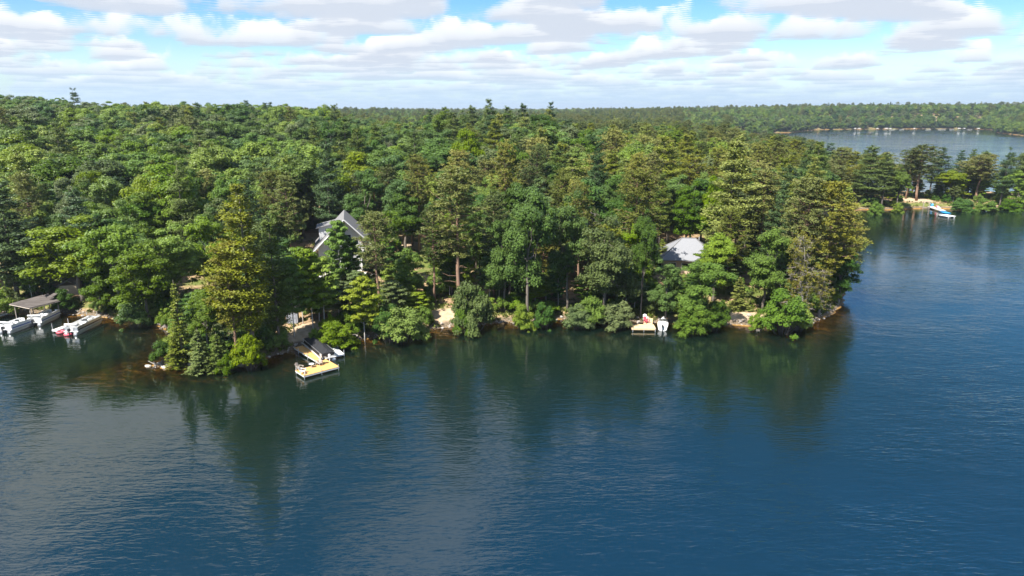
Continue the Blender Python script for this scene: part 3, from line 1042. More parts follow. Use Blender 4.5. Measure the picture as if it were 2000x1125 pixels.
# ------------------------------------------------------------------ trees one can pick out along the shore
g_shrub = 'shrubs along the shore'
FRONT = [
    # left cove
    ('white_pine', 36, 583, 352, 62, 'wpine_dark', 'tall dark pine with bare lower trunk behind the open boat shelter'),
    ('shrub', 6, 606, 566, 24, 'oak_light', 'light green shrub on the bank beside the left cove walkway'),
    ('oak_tree', 163, 590, 420, 92, 'oak_light', 'spreading light green tree on the lawn bank beside the open boat shelter'),
    ('oak_tree', 236, 602, 432, 72, 'oak_light', 'wide light green tree leaning over the head of the cove'),
    ('maple_tree', 200, 600, 500, 40, 'oak_mid', 'small mid green tree on the lawn bank behind the silver pontoon boat'),
    ('shrub', 128, 596, 560, 22, 'oak_deep', 'dark shrub at the end of the boat shelter roof'),
    ('oak_tree', 292, 622, 470, 62, 'oak_mid', 'mid green tree overhanging the dark corner of the cove'),
    ('oak_tree', 345, 600, 440, 66, 'oak_light', 'light green tree between the cove and the parked white car'),
    ('oak_tree', 412, 574, 420, 58, 'oak_light', 'light green tree behind the tall yellow-green pine on the point'),
    ('shrub', 262, 628, 585, 30, 'oak_deep', 'dark shrub hanging over the cove waterline'),
    # the point
    ('fir_tree', 358, 704, 545, 31, 'wpine_yellow', 'slim yellow-green conifer on the rocky tip of the point'),
    ('fir_tree', 344, 712, 655, 24, 'wpine_yellow', 'low yellow-green conifer at the waterline of the rocky tip'),
    ('fir_tree', 392, 714, 640, 34, 'wpine_green', 'low green conifer beside the overturned white canoe'),
    ('fir_tree', 428, 712, 648, 30, 'wpine_green', 'small green conifer on the point beside the yellow-green bush'),
    ('maple_tree', 408, 694, 556, 40, 'oak_mid', 'mid green leafy tree between the two conifers of the point'),
    ('red_pine', 462, 698, 470, 46, 'rpine_gold', 'golden tufted red pine on the point under the tallest pine'),
    ('white_pine', 496, 690, 352, 66, 'wpine_yellow', 'tallest yellow-green white pine on the wooded point'),
    ('white_pine', 546, 672, 420, 44, 'wpine_green', 'green pine with bare trunk beside the orange dock path'),
    ('shrub', 486, 708, 648, 33, 'maple_bright', 'bright yellow-green bush at the waterline of the point'),
    ('shrub', 440, 716, 690, 22, 'oak_mid', 'low green shrub on the stones of the point'),
    # dock landing
    ('young_maple', 575, 655, 500, 34, 'oak_mid', 'slender pale-trunked tree in front of the grey shed'),
    ('young_maple', 592, 632, 480, 30, 'oak_mid', 'slender pale-trunked tree up the path behind the grey shed'),
    ('young_maple', 612, 644, 484, 34, 'oak_light', 'taller pale-trunked tree above the covered pontoon boat'),
    ('young_maple', 634, 640, 500, 36, 'oak_light', 'thin pale-trunked tree above the white jetty'),
    ('shrub', 655, 664, 622, 40, 'oak_light', 'rounded light green bush at the shore end of the white jetty'),
    ('shrub', 622, 662, 644, 22, 'maple_bright', 'low yellow-green bush behind the covered pontoon boat'),
    ('young_maple', 712, 652, 538, 33, 'maple_bright', 'bright yellow-green young maple on the bank'),
    ('shrub', 788, 656, 596, 46, 'oak_mid', 'big round bush overhanging the water beside the bright young maple'),
    ('shrub', 760, 650, 590, 30, 'oak_deep', 'dark bush behind the big round overhanging bush'),
    ('red_pine', 742, 628, 412, 46, 'rpine_olive', 'thin greyish red pine in front of the white gabled house'),
    ('maple_tree', 795, 600, 480, 40, 'oak_mid', 'mid green tree below the sandy clearing'),
    ('young_maple', 668, 590, 428, 27, 'oak_mid', 'leafy sapling hiding part of the white gabled house'),
    ('young_maple', 692, 585, 462, 20, 'oak_deep', 'dark sapling before the window wall of the white gabled house'),
    # centre shore
    ('red_pine', 897, 604, 328, 62, 'rpine_olive', 'tall olive red pine with a bare straight trunk above the sandy bank'),
    ('red_pine', 850, 590, 400, 36, 'rpine_dark', 'dark red pine between the sandy clearing and the shore'),
    ('shrub', 922, 630, 548, 42, 'oak_grey', 'grey-green bush above the shoreline roots'),
    ('oak_tree', 1030, 618, 350, 66, 'oak_deep', 'tall deep green oak above the fallen log'),
    ('oak_tree', 985, 606, 420, 46, 'oak_deep', 'deep green oak behind the leaning driftwood log'),
    ('oak_tree', 1108, 600, 372, 52, 'oak_deep', 'dark oak with a bare leaning trunk in the shady gap'),
    ('shrub', 1022, 626, 590, 22, 'maple_bright', 'small bright green bush on the bank by the fallen log'),
    ('oak_tree', 1180, 622, 420, 66, 'oak_grey', 'grey-green oak reaching down to the shore beside the small dock'),
    ('shrub', 1150, 622, 575, 36, 'oak_mid', 'leafy bush under the grey-green oak'),
    ('shrub', 1205, 626, 585, 34, 'oak_grey', 'grey-green bush on the bank left of the small dock'),
    ('oak_tree', 1252, 612, 410, 34, 'oak_deep', 'dark oak behind the small pale dock'),
    ('maple_tree', 1300, 618, 505, 36, 'oak_deep', 'small dark tree on the bank behind the moored white runabout'),
    ('oak_tree', 1366, 632, 505, 52, 'oak_mid', 'round green tree hanging over the water below the hip-roofed house'),
    ('maple_tree', 1392, 588, 446, 46, 'oak_light', 'light green tree covering one end of the hip roof'),
    ('shrub', 1352, 637, 590, 34, 'oak_mid', 'leafy bush hanging over the water under the round green tree'),
    ('shrub', 1392, 634, 584, 32, 'oak_deep', 'dark leafy bush between the round green tree and the eroded bank'),
    ('shrub', 1130, 626, 592, 28, 'oak_grey', 'grey-green bush at the edge of the shady gap'),
    ('shrub', 1560, 640, 596, 26, 'oak_light', 'light green bush at the foot of the half dead pine'),
    ('shrub', 905, 636, 592, 20, 'oak_mid', 'green bush beside the bare bank roots'),
    ('shrub', 1062, 628, 588, 24, 'oak_deep', 'dark bush on the bank past the fallen log'),
    ('fir_tree', 1440, 604, 538, 25, 'wpine_yellow', 'small yellow-green conifer above the eroded bank'),
    ('oak_tree', 1490, 606, 442, 52, 'oak_mid', 'mid green oak behind the eroded bank'),
    ('shrub', 1528, 638, 562, 48, 'oak_mid', 'large green bush at the waterline beside the eroded bank'),
    ('shrub', 1475, 630, 612, 16, 'oak_light', 'little light green shrub on the eroded bank'),
    ('bare_pine', 1562, 622, 452, 46, 'rpine_gold', 'half dead pine with bare grey branches at the outer point'),
    ('bare_pine', 1600, 612, 520, 36, 'rpine_gold', 'smaller half dead pine leaning over the outer point'),
    ('red_pine', 1600, 598, 352, 60, 'rpine_gold', 'golden red pine standing on the outer point'),
    ('red_pine', 1556, 596, 345, 56, 'rpine_olive', 'olive red pine behind the half dead pine'),
    ('red_pine', 1634, 585, 400, 44, 'rpine_gold', 'golden pine leaning out over the blue water'),
    ('oak_tree', 1636, 590, 480, 36, 'oak_deep', 'dark broadleaf tree at the water edge of the outer point'),
    ('white_pine', 1640, 560, 372, 42, 'wpine_yellow', 'yellow-green white pine on the outer shore facing the spit'),
    ('white_pine', 1414, 540, 262, 62, 'wpine_yellow', 'very tall yellow-green white pine behind the hip-roofed house'),
    ('red_pine', 1478, 545, 330, 50, 'rpine_olive', 'tall olive red pine beyond the hip-roofed house'),
    ('red_pine', 1240, 560, 330, 54, 'rpine_olive', 'tall olive red pine beside the hip-roofed house'),
    ('white_pine', 1292, 522, 466, 15, 'wpine_yellow', 'little yellow-green pine at the corner of the hip roof'),
    # spit across the bay
    ('white_pine', 1690, 398, 282, 34, 'wpine_green', 'broad green white pine on the spit nearest the bay corner'),
    ('white_pine', 1722, 400, 298, 26, 'wpine_green', 'narrow green white pine on the spit beside the broad one'),
    ('oak_tree', 1752, 400, 330, 26, 'oak_mid', 'rounded green tree on the spit beside the sandy landing'),
    ('red_pine', 1790, 391, 282, 36, 'rpine_dark', 'dark red pine above the timber swing frame'),
    ('red_pine', 1768, 388, 290, 22, 'rpine_dark', 'thin dark red pine behind the sandy landing'),
    ('white_pine', 1830, 386, 288, 24, 'wpine_dark', 'dark pointed pine behind the swimming dock'),
    ('maple_tree', 1856, 390, 330, 40, 'maple_bright', 'bright green maple on the spit above the swimming dock'),
    ('red_pine', 1905, 392, 302, 34, 'rpine_olive', 'olive pine beside the bright green maple of the spit'),
    ('white_pine', 1865, 378, 292, 18, 'wpine_dark', 'slim dark pine behind the bright green maple'),
    ('white_pine', 1888, 378, 290, 18, 'wpine_green', 'slim green pine behind the olive pine of the spit'),
    ('white_pine', 1953, 397, 288, 20, 'wpine_dark', 'tall narrow dark pine with bare trunk on the spit'),
    ('maple_tree', 1985, 397, 328, 32, 'oak_light', 'light green maple beside the tall narrow pine of the spit'),
    ('shrub', 1712, 407, 392, 15, 'oak_mid', 'shrub at the spit waterline under the broad white pine'),
    ('shrub', 1755, 405, 394, 12, 'oak_light', 'light shrub at the edge of the sandy landing'),
    ('shrub', 1880, 402, 386, 22, 'oak_deep', 'dark shrub on the spit shore under the bright green maple'),
    ('shrub', 1925, 402, 386, 22, 'oak_mid', 'green shrub on the spit shore under the olive pine'),
    ('shrub', 1975, 401, 386, 22, 'oak_mid', 'green shrub on the spit shore beyond the tall narrow pine'),
    ('white_pine', 842, 330, 212, 18, 'wpine_dark', 'dark pine at the low end of the pine ridge skyline'),
    ('white_pine', 870, 330, 207, 22, 'wpine_green', 'green pine on the ridge skyline next to the dark one'),
    ('white_pine', 924, 330, 204, 24, 'wpine_green', 'broad pine on the middle of the ridge skyline'),
    ('white_pine', 958, 330, 194, 25, 'wpine_green', 'highest pine of the ridge skyline'),
    ('white_pine', 990, 332, 206, 20, 'wpine_green', 'pine on the ridge skyline beside the highest one'),
    ('white_pine', 1022, 332, 200, 22, 'wpine_dark', 'dark feathery pine on the ridge skyline above the tall deep green oak'),
    ('white_pine', 1073, 332, 197, 20, 'wpine_dark', 'pointed dark pine at the end of the ridge skyline'),
    ('white_pine', 538, 325, 200, 24, 'wpine_dark', 'dark pine on the leafy hill skyline above the point'),
    ('white_pine', 660, 330, 202, 22, 'wpine_green', 'pine where the leafy hill drops to the saddle'),
    ('white_pine', 165, 330, 172, 20, 'wpine_dark', 'lone dark pine standing above the hilltop skyline'),
    ('bare_pine', 4, 330, 226, 30, 'rpine_dark', 'bare grey dead tree on the hillside'),
]
for q in FRONT:
    plant_px(q[0], q[1], q[2], q[3], q[4], q[5], q[6], g_shrub if q[0] == 'shrub' else None)

# sight lines that stay open: photo windows (x0, y0, x1, y1) onto things standing at the given distance
OPEN = [(612, 405, 706, 520, 141), (588, 446, 622, 476, 150), (800, 458, 832, 502, 142), (1288, 452, 1352, 514, 142), (312, 532, 345, 552, 138),
        (360, 538, 415, 556, 138), (852, 580, 888, 630, 125), (1415, 590, 1500, 640, 118), (12, 568, 122, 616, 112), (556, 604, 588, 640, 112),
        (1765, 374, 1822, 406, 252), (1468, 525, 1500, 562, 126), (1236, 612, 1300, 640, 120)]


def blocked(x, y, z, H, rad):
    """would a tree here cover one of the open sight lines?"""
    u0, vt, d = project(x, y, z + H)
    _, vb, _ = project(x, y, z)
    w = rad * FPX / d
    for (a, b, c, e, dist) in OPEN:
        if y < dist and u0 + w * .8 > a and u0 - w * .8 < c and vb > b and vt < e:
            return True
    return False


def in_house(x, y):
    return any(abs(x - a) < r and abs(y - b) < q for a, b, r, q in ((-33, 135, 9, 12), (37, 136, 11, 8), (-79, 109.5, 6.5, 6), (-58, 139, 4, 4)))


SKY_X = [-80, 0, 60, 160, 260, 340, 400, 500, 560, 650, 690, 760, 815, 835, 900, 960, 1080, 1095, 1150, 1200, 1260, 1300, 1400, 1440, 1480, 1560, 1600, 1650, 1700, 2080]
SKY_Y = [186, 184, 187, 198, 205, 197, 202, 201, 207, 207, 230, 243, 241, 220, 213, 203, 210, 234, 239, 231, 238, 241, 236, 252, 264, 268, 280, 290, 294, 290]


def cap_height(x, y, z, H, u, slack):
    """how tall a tree may grow before it rises above the treeline of the photograph"""
    top = z_at(float(np.interp(u, SKY_X, SKY_Y)) + slack, y)
    return min(H, top - z)


def zone(px, y, x):
    """(name of the stretch of wood, share of pines, share of red among pines)"""
    if y > 205 and x > 100:
        return 'spit', .72, .40
    if px < 330 and y < 170:
        return 'cove', .12, .2
    if px < 640 and y >= 170:
        return 'hill', .055, .3
    if px < 640:
        return 'point', .30, .35
    if px < 860:
        return ('house', .28, .45) if y < 190 else ('saddle', .38, .2)
    if px < 1120:
        return ('oaks', .26, .6) if y < 180 else ('ridge', .62, .15)
    if px < 1330:
        return ('hip', .50, .7) if y < 175 else ('pines', .70, .55)
    return ('outer', .72, .60) if y < 190 else ('pines', .78, .45)


LAND = [(-40, 600, 108, 'the shelter walkway'), (65, 590, 110, 'the open boat shelter'), (145, 600, 110, 'the pale pier'), (215, 610, 108, 'the cove lawn bank'), (285, 630, 104, 'the dark cove corner'),
        (326, 548, 138, 'the parked white car'), (395, 690, 92, 'the overturned canoe'), (480, 690, 92, 'the tallest point pine'), (575, 640, 102, 'the grey shed'), (625, 670, 98, 'the white jetty'),
        (678, 528, 130, 'the white gabled house'), (740, 640, 104, 'the bright young maple'), (815, 490, 140, 'the sandy clearing'), (868, 610, 110, 'the sandy bank'), (925, 630, 106, 'the grey-green bush'),
        (985, 625, 107, 'the leaning driftwood'), (1040, 625, 107, 'the tall deep green oak'), (1108, 600, 113, 'the shady shore gap'), (1180, 625, 107, 'the grey-green oak'), (1255, 630, 106, 'the small pale dock'),
        (1324, 510, 130, 'the hip-roofed house'), (1400, 600, 113, 'the very tall white pine'), (1462, 620, 108, 'the eroded bank'), (1562, 620, 107, 'the half dead pine'), (1640, 590, 118, 'the outer water edge'),
        (1720, 400, 240, 'the broad pine of the spit'), (1790, 392, 245, 'the swing frame'), (1856, 390, 248, 'the bright maple'), (1953, 397, 240, 'the narrow pine of the spit')]


def where(x, y, z, on_spit):
    u = project(x, y, z)[0]
    best, bd = None, 1e9
    for px_, py_, yy, nm in LAND:
        if (yy > 200) != on_spit:
            continue
        d = abs(px_ - u) * (1 if y > yy - 4 else 3)
        if d < bd:
            bd, best = d, (yy, nm)
    back = y - best[0]
    if back < 9:
        return 'beside ' + best[1]
    for lim, t in ((22, 'just behind'), (42, 'not far behind'), (72, 'in the wood behind'), (115, 'deep in the wood behind'), (1e9, 'far up the slope behind')):
        if back < lim:
            return t + ' ' + best[1]


TTXT = {'oak_deep': 'deep green', 'oak_mid': 'mid green', 'oak_light': 'light green', 'oak_grey': 'grey-green', 'maple_bright': 'bright yellow-green',
        'wpine_green': 'green', 'wpine_yellow': 'yellow-green', 'wpine_dark': 'dark', 'rpine_olive': 'olive', 'rpine_gold': 'golden', 'rpine_dark': 'dark'}
KTXT = {'oak_tree': 'broad leafy tree', 'maple_tree': 'upright leafy tree', 'white_pine': 'feathery white pine', 'red_pine': 'tufted red pine'}


def fill():
    """the rest of the wood, a jittered grid over the land that the camera sees"""
    cand = []
    y = 96.0
    while y < 470:
        step = 5.6 if y < 150 else (8.0 if y < 200 else 9.6)
        half = 0.80 * y + 30
        xs = np.arange(-half, half, step)
        ys = y + rng.uniform(-.46, .46, len(xs)) * step
        xs = xs + rng.uniform(-.46, .46, len(xs)) * step
        cand += list(zip(xs, ys))
        y += step * 0.92
    cand = np.array(cand)
    sd = sd_land(cand)
    h = ground_h(cand, sd)
    out = []
    for (x, y), s, z in zip(cand, sd, h):
        if s < (3.0 if y > 200 else 6.5):
            continue
        u, v, d = project(x, y, z + 12)
        if u < -70 or u > 2070:
            continue
        zn, pshare, rshare = zone(u, y, x)
        # trees come in clumps of a kind
        cl = float(vnoise(x, y, 26, 9)) * .28
        pine = rng.random() < pshare + cl
        if pine:
            kind = 'red_pine' if rng.random() < rshare + float(vnoise(x, y, 34, 12)) * .3 else 'white_pine'
            H = rng.uniform(15.5, 24.5)
            rad = rng.uniform(3.0, 4.3) * (1.3 if y > 160 else 1.0)
            if kind == 'white_pine':
                tone = rng.choice(['wpine_green', 'wpine_yellow', 'wpine_dark'], p=(.55, .25, .20) if u < 1050 else (.42, .48, .10))
            else:
                tone = rng.choice(['rpine_olive', 'rpine_gold', 'rpine_dark'], p=(.5, .15, .35) if u < 1050 else (.50, .36, .14))
        else:
            kind = 'oak_tree' if rng.random() < .68 else 'maple_tree'
            H = rng.uniform(13.5, 19.0)
            rad = rng.uniform(3.6, 6.0) * (1.55 if y > 160 else 1.0)
            H *= rng.uniform(.9, 1.28) if y > 160 else 1.0
            p = (.20, .36, .32, .12) if u < 700 else ((.50, .28, .10, .12) if u < 1250 else (.25, .35, .30, .10))
            tone = rng.choice(['oak_deep', 'oak_mid', 'oak_light', 'oak_grey'], p=p)
            if rng.random() < .05:
                tone = 'maple_bright'
        if rng.random() < .014:
            kind, tone, H, rad = 'bare_pine', 'rpine_dark', rng.uniform(12, 17), rng.uniform(3, 4)
        if zn == 'spit':
            H *= .80
        if y < 135:
            H *= .82
            rad *= .9
        H = cap_height(x, y, z, H, u, rng.uniform(-5, 7))
        if H < 7:
            continue
        if any((x - a) ** 2 + (y - b) ** 2 < (0.45 * (r + rad)) ** 2 + 1.5 for a, b, r, k, hh in TREES if k not in ('shrub',)):
            continue
        if blocked(x, y, z, H, rad) or in_house(x, y):
            continue
        out.append((d, x, y, z, kind, H, rad, str(tone), zn))
    out.sort(key=lambda q: q[0])
    return out


rest = {'oak_tree': [], 'maple_tree': [], 'white_pine': [], 'red_pine': []}
KTXT['bare_pine'] = 'half dead pine'
count = {'leafy': sum(1 for t in TREES if t[3] in ('oak_tree', 'maple_tree')), 'pine': sum(1 for t in TREES if t[3] in ('white_pine', 'red_pine', 'bare_pine'))}
LIMIT = 290
for d, x, y, z, kind, H, rad, tone, zn in fill():
    fam = 'pine' if 'pine' in kind else 'leafy'
    if count[fam] < LIMIT:
        count[fam] += 1
        hh = ('tall ' if H > 19.5 else ('short ' if H < 17 else '')) if fam == 'pine' else ('tall ' if H > 17.3 else ('low ' if H < 14.8 else ''))
        lab = f'{hh}{TTXT[tone]} {KTXT[kind]} {where(x, y, z, zn == "spit")}'
        plant(kind, x, y, z, rad / PROTO[kind][0][3], H / PROTO[kind][0][2], rng.uniform(0, 6.28), tone, lab, lab)
    elif kind in rest:
        rest[kind].append((x, y, z, H, rad, tone))


def understory():
    """shrubs and saplings that close the front of the wood above the water"""
    n = 900
    i = rng.integers(0, len(shore_w) - 1, n)
    t = rng.random(n)
    sw = np.array(shore_w)
    a, b = sw[i], sw[i + 1]
    ln = np.linalg.norm(b - a, axis=1, keepdims=True)
    nr = np.stack([-(b - a)[:, 1], (b - a)[:, 0]], 1) / (ln + 1e-9)
    keep = rng.random(n) < np.minimum(ln[:, 0] / 4.5, 1)
    p = a + (b - a) * t[:, None] + nr * rng.uniform(1.2, 24, (n, 1))
    q_ = a + (b - a) * rng.random((n, 1)) + nr * rng.uniform(.3, 4.0, (n, 1))
    p = np.concatenate([q_[keep][:260], p[keep], np.stack([rng.uniform(108, 192, 130), rng.uniform(236, 268, 130)], 1)])
    sd = sd_land(p)
    h = ground_h(p, sd)
    k1 = k2 = 0
    done = [(q[0], q[1]) for q in TREES if q[3] in ('shrub', 'young_maple', 'fir_tree')]
    for (x, y), s_, z in zip(p, sd, h):
        if s_ < .35:
            continue
        sap = rng.random() < .42 and s_ > 2.5
        H, rad = (rng.uniform(4.5, 9.5), rng.uniform(1.7, 2.8)) if sap else (rng.uniform(1.5, 3.8), rng.uniform(1.4, 2.7))
        if blocked(x, y, z, H, rad) or in_house(x, y) or any((x - c) ** 2 + (y - d) ** 2 < 3.6 for c, d in done):
            continue
        done.append((x, y))
        tone = str(rng.choice(['oak_deep', 'oak_mid', 'oak_light', 'oak_grey', 'maple_bright'], p=(.28, .34, .2, .1, .08)))
        kind = 'young_maple' if sap else 'shrub'
        if sap and k1 < 150 or not sap and k2 < 270:
            k1 += sap
            k2 += not sap
            pr = PROTO[kind][0]
            hh = ('tall ' if H > 7.5 else ('short ' if H < 5.8 else '')) if sap else ('large ' if H > 2.9 else ('small ' if H < 2.1 else ''))
            lab = f"{hh}{TTXT[tone]} {'sapling' if sap else 'bush'} {where(x, y, z, y > 200)}"
            plant(kind, x, y, z, rad / pr[3], H / pr[2], rng.uniform(0, 6.28), tone, lab, lab)
    print('understory', k1, k2)


understory()


# ------------------------------------------------------------------ the woods beyond, too many to count
def scatter_group(srcs):
    g = bpy.data.node_groups.new('wood_scatter', 'GeometryNodeTree')
    g.interface.new_socket('Geometry', in_out='INPUT', socket_type='NodeSocketGeometry')
    g.interface.new_socket('Geometry', in_out='OUTPUT', socket_type='NodeSocketGeometry')
    n, l = g.nodes, g.links
    gi, go = n.new('NodeGroupInput'), n.new('NodeGroupOutput')
    g2i = n.new('GeometryNodeGeometryToInstance')
    for s in reversed(srcs):                       # sockets join from the last link up
        oi = n.new('GeometryNodeObjectInfo')
        oi.inputs['Object'].default_value = s
        oi.inputs['As Instance'].default_value = True
        oi.transform_space = 'ORIGINAL'
        l.new(oi.outputs['Geometry'], g2i.inputs[0])
    iop = n.new('GeometryNodeInstanceOnPoints')
    l.new(gi.outputs[0], iop.inputs['Points'])
    l.new(g2i.outputs[0], iop.inputs['Instance'])
    iop.inputs['Pick Instance'].default_value = True

    def attr(nm, typ):
        a = n.new('GeometryNodeInputNamedAttribute')
        a.data_type = typ
        a.inputs['Name'].default_value = nm
        return a.outputs['Attribute']
    l.new(attr('pick', 'INT'), iop.inputs['Instance Index'])
    l.new(attr('siz', 'FLOAT_VECTOR'), iop.inputs['Scale'])
    cb = n.new('ShaderNodeCombineXYZ')
    l.new(attr('turn', 'FLOAT'), cb.inputs[2])
    l.new(cb.outputs[0], iop.inputs['Rotation'])
    l.new(iop.outputs[0], go.inputs[0])
    return g


def find_crowns(kind, tones, per):
    """crown objects already standing in the scene, as sources of a scattered wood"""
    got = []
    for tn in tones:
        c = 0
        for o in list(col.objects):
            if o.name.split('.')[0] == kind and c < per:
                for ch in o.children:
                    if ch.name.startswith('crown') and ch.material_slots[0].material is M[tn] and all(ch.data is not g.data or g.material_slots[0].material is not M[tn] for g in got):
                        got.append(ch)
                        c += 1
                        break
    return got


def wood(name, label, spec):
    """spec: list of (x, y, z, kind, H, rad)"""
    srcs, span = [], {}
    tones = {'oak_tree': ('oak_deep', 'oak_mid', 'oak_light', 'oak_grey'), 'maple_tree': ('oak_mid', 'oak_light', 'oak_deep'),
             'white_pine': ('wpine_green', 'wpine_yellow', 'wpine_dark'), 'red_pine': ('rpine_olive', 'rpine_dark')}
    for k in ('oak_tree', 'maple_tree', 'white_pine', 'red_pine'):
        cr = find_crowns(k, tones[k], 2)
        span[k] = (len(srcs), len(cr))
        srcs += cr
    me = bpy.data.meshes.new(name)
    me.from_pydata([(s[0], s[1], s[2]) for s in spec], [], [])
    pick, siz, turn = [], [], []
    for x, y, z, k, H, rad in spec:
        a, n = span[k]
        pick.append(a + int(rng.integers(n)))
        pr = PROTO[k][0]
        siz += [rad / pr[3], rad / pr[3], H / pr[2]]
        turn.append(rng.uniform(0, 6.28))
    me.attributes.new('pick', 'INT', 'POINT').data.foreach_set('value', pick)
    me.attributes.new('siz', 'FLOAT_VECTOR', 'POINT').data.foreach_set('vector', siz)
    me.attributes.new('turn', 'FLOAT', 'POINT').data.foreach_set('value', turn)
    o = mesh_obj(name, me)
    tag(o, label, 'forest', None, 'stuff')
    md = o.modifiers.new('scatter', 'NODES')
    md.node_group = scatter_group(srcs)
    return o


spec = []
for k, lst in rest.items():
    spec += [(x, y, z, k, H, rad) for x, y, z, H, rad, tone in lst]
wood('hillside_forest', 'mass of mixed treetops running back over the ridge behind the shore', spec)


def far_wood():
    pts = []
    y = 470.0
    while y < 2900:
        step = 7.5 if y < 1000 else 8.5 + (y - 1000) * .006
        half = 0.80 * y + 20
        xs = np.arange(-half, half, step)
        pts += list(zip(xs + rng.uniform(-.5, .5, len(xs)) * step, y + rng.uniform(-.5, .5, len(xs)) * step))
        y += step * (.95 if y < 1500 else 1.6)
    pts = np.array(pts)
    sd = sd_land(pts)
    h = ground_h(pts, sd)
    spec = []
    for (x, y), s, z in zip(pts, sd, h):
        if s < 1:
            continue
        u, v, d = project(x, y, z + 18)
        if u < -40 or u > 2040:
            continue
        if u < 620 and y < 2000:      # wholly behind the near hill
            continue
        pine = rng.random() < (.75 if (u < 1330 and s < 260) else .14)
        big = 1 + max(0, (y - 1000)) * .00022
        lim = cap_height(x, y, z, 30, u, rng.uniform(-4, 4)) if (y < 950 and u > 1430) else 30
        if lim < 6:
            continue
        if pine:
            spec.append((x, y, z - .3, 'red_pine' if rng.random() < .6 else 'white_pine', min(lim, rng.uniform(15, 22)), rng.uniform(3.6, 4.8) * big))
        else:
            spec.append((x, y, z - 1.2, 'oak_tree' if rng.random() < .7 else 'maple_tree', min(lim, rng.uniform(14, 19)), rng.uniform(5.0, 6.8) * big))
    # the steep headland closing the far lake
    hx, hy = np.meshgrid(np.arange(600, 900, 5.5), np.arange(840, 1180, 5.5))
    hp = np.stack([hx.ravel(), hy.ravel()], 1) + rng.uniform(-2.5, 2.5, (hx.size, 2))
    hs_ = sd_land(hp)
    hh_ = ground_h(hp, hs_)
    for (x, y), s_, z in zip(hp, hs_, hh_):
        if .5 < s_ < 70 and project(x, y, z)[0] < 2040:
            spec.append((x, y, z - 2.0, 'maple_tree' if rng.random() < .5 else 'oak_tree', rng.uniform(11, 17), rng.uniform(4, 5.6)))
    # low growth right along the far waterline
    edge = lake2[9:23]
    for a, b in zip(edge[:-1], edge[1:]):
        ln = math.hypot(b[0] - a[0], b[1] - a[1])
        for k in range(int(ln / 2.2)):
            t = rng.random()
            x, y = a[0] + (b[0] - a[0]) * t + rng.normal(0, 3), a[1] + (b[1] - a[1]) * t + rng.uniform(0, 14)
            if rng.random() < .13:
                continue
            z = gz(x, y)
            if z > .2:
                spec.append((x, y, z - 1.5, 'oak_tree', rng.uniform(6, 13), rng.uniform(3.5, 5.5)))
    return spec


fw = far_wood()
print('individual trees', count, 'hill wood', len(spec), 'far wood', len(fw))
wood('distant_forest', 'distant forest covering the far shore and the horizon', fw)


# ------------------------------------------------------------------ houses
def quad_slab(mb, a, b, c, d, th):
    """flat slab over four corner points (counter-clockwise from above), thickness th downwards"""
    pts = [a, b, c, d]
    lo = [(p[0], p[1], p[2] - th) for p in pts]
    return mb.add(pts + lo, [(0, 1, 2, 3), (7, 6, 5, 4), (0, 4, 5, 1), (1, 5, 6, 2), (2, 6, 7, 3), (3, 7, 4, 0)])


def window(parent, x0, x1, z0, z1, y, name='window', tri=None):
    """frame proud of the wall, glass set back in it, mullion; wall faces -y"""
    w = MB()
    t = .09
    w.box(((x0 + x1) / 2, y - .04, z0 + t / 2), (x1 - x0, .10, t)).box(((x0 + x1) / 2, y - .04, z1 - t / 2), (x1 - x0, .10, t))
    w.box((x0 + t / 2, y - .04, (z0 + z1) / 2), (t, .10, z1 - z0 - 2 * t)).box((x1 - t / 2, y - .04, (z0 + z1) / 2), (t, .10, z1 - z0 - 2 * t))
    o = w.build(name, M['white'], parent)
    g = MB().box(((x0 + x1) / 2, y - .02, (z0 + z1) / 2), (x1 - x0 - 2 * t, .03, z1 - z0 - 2 * t))
    g.build('pane', M['glass'], o)
    return o


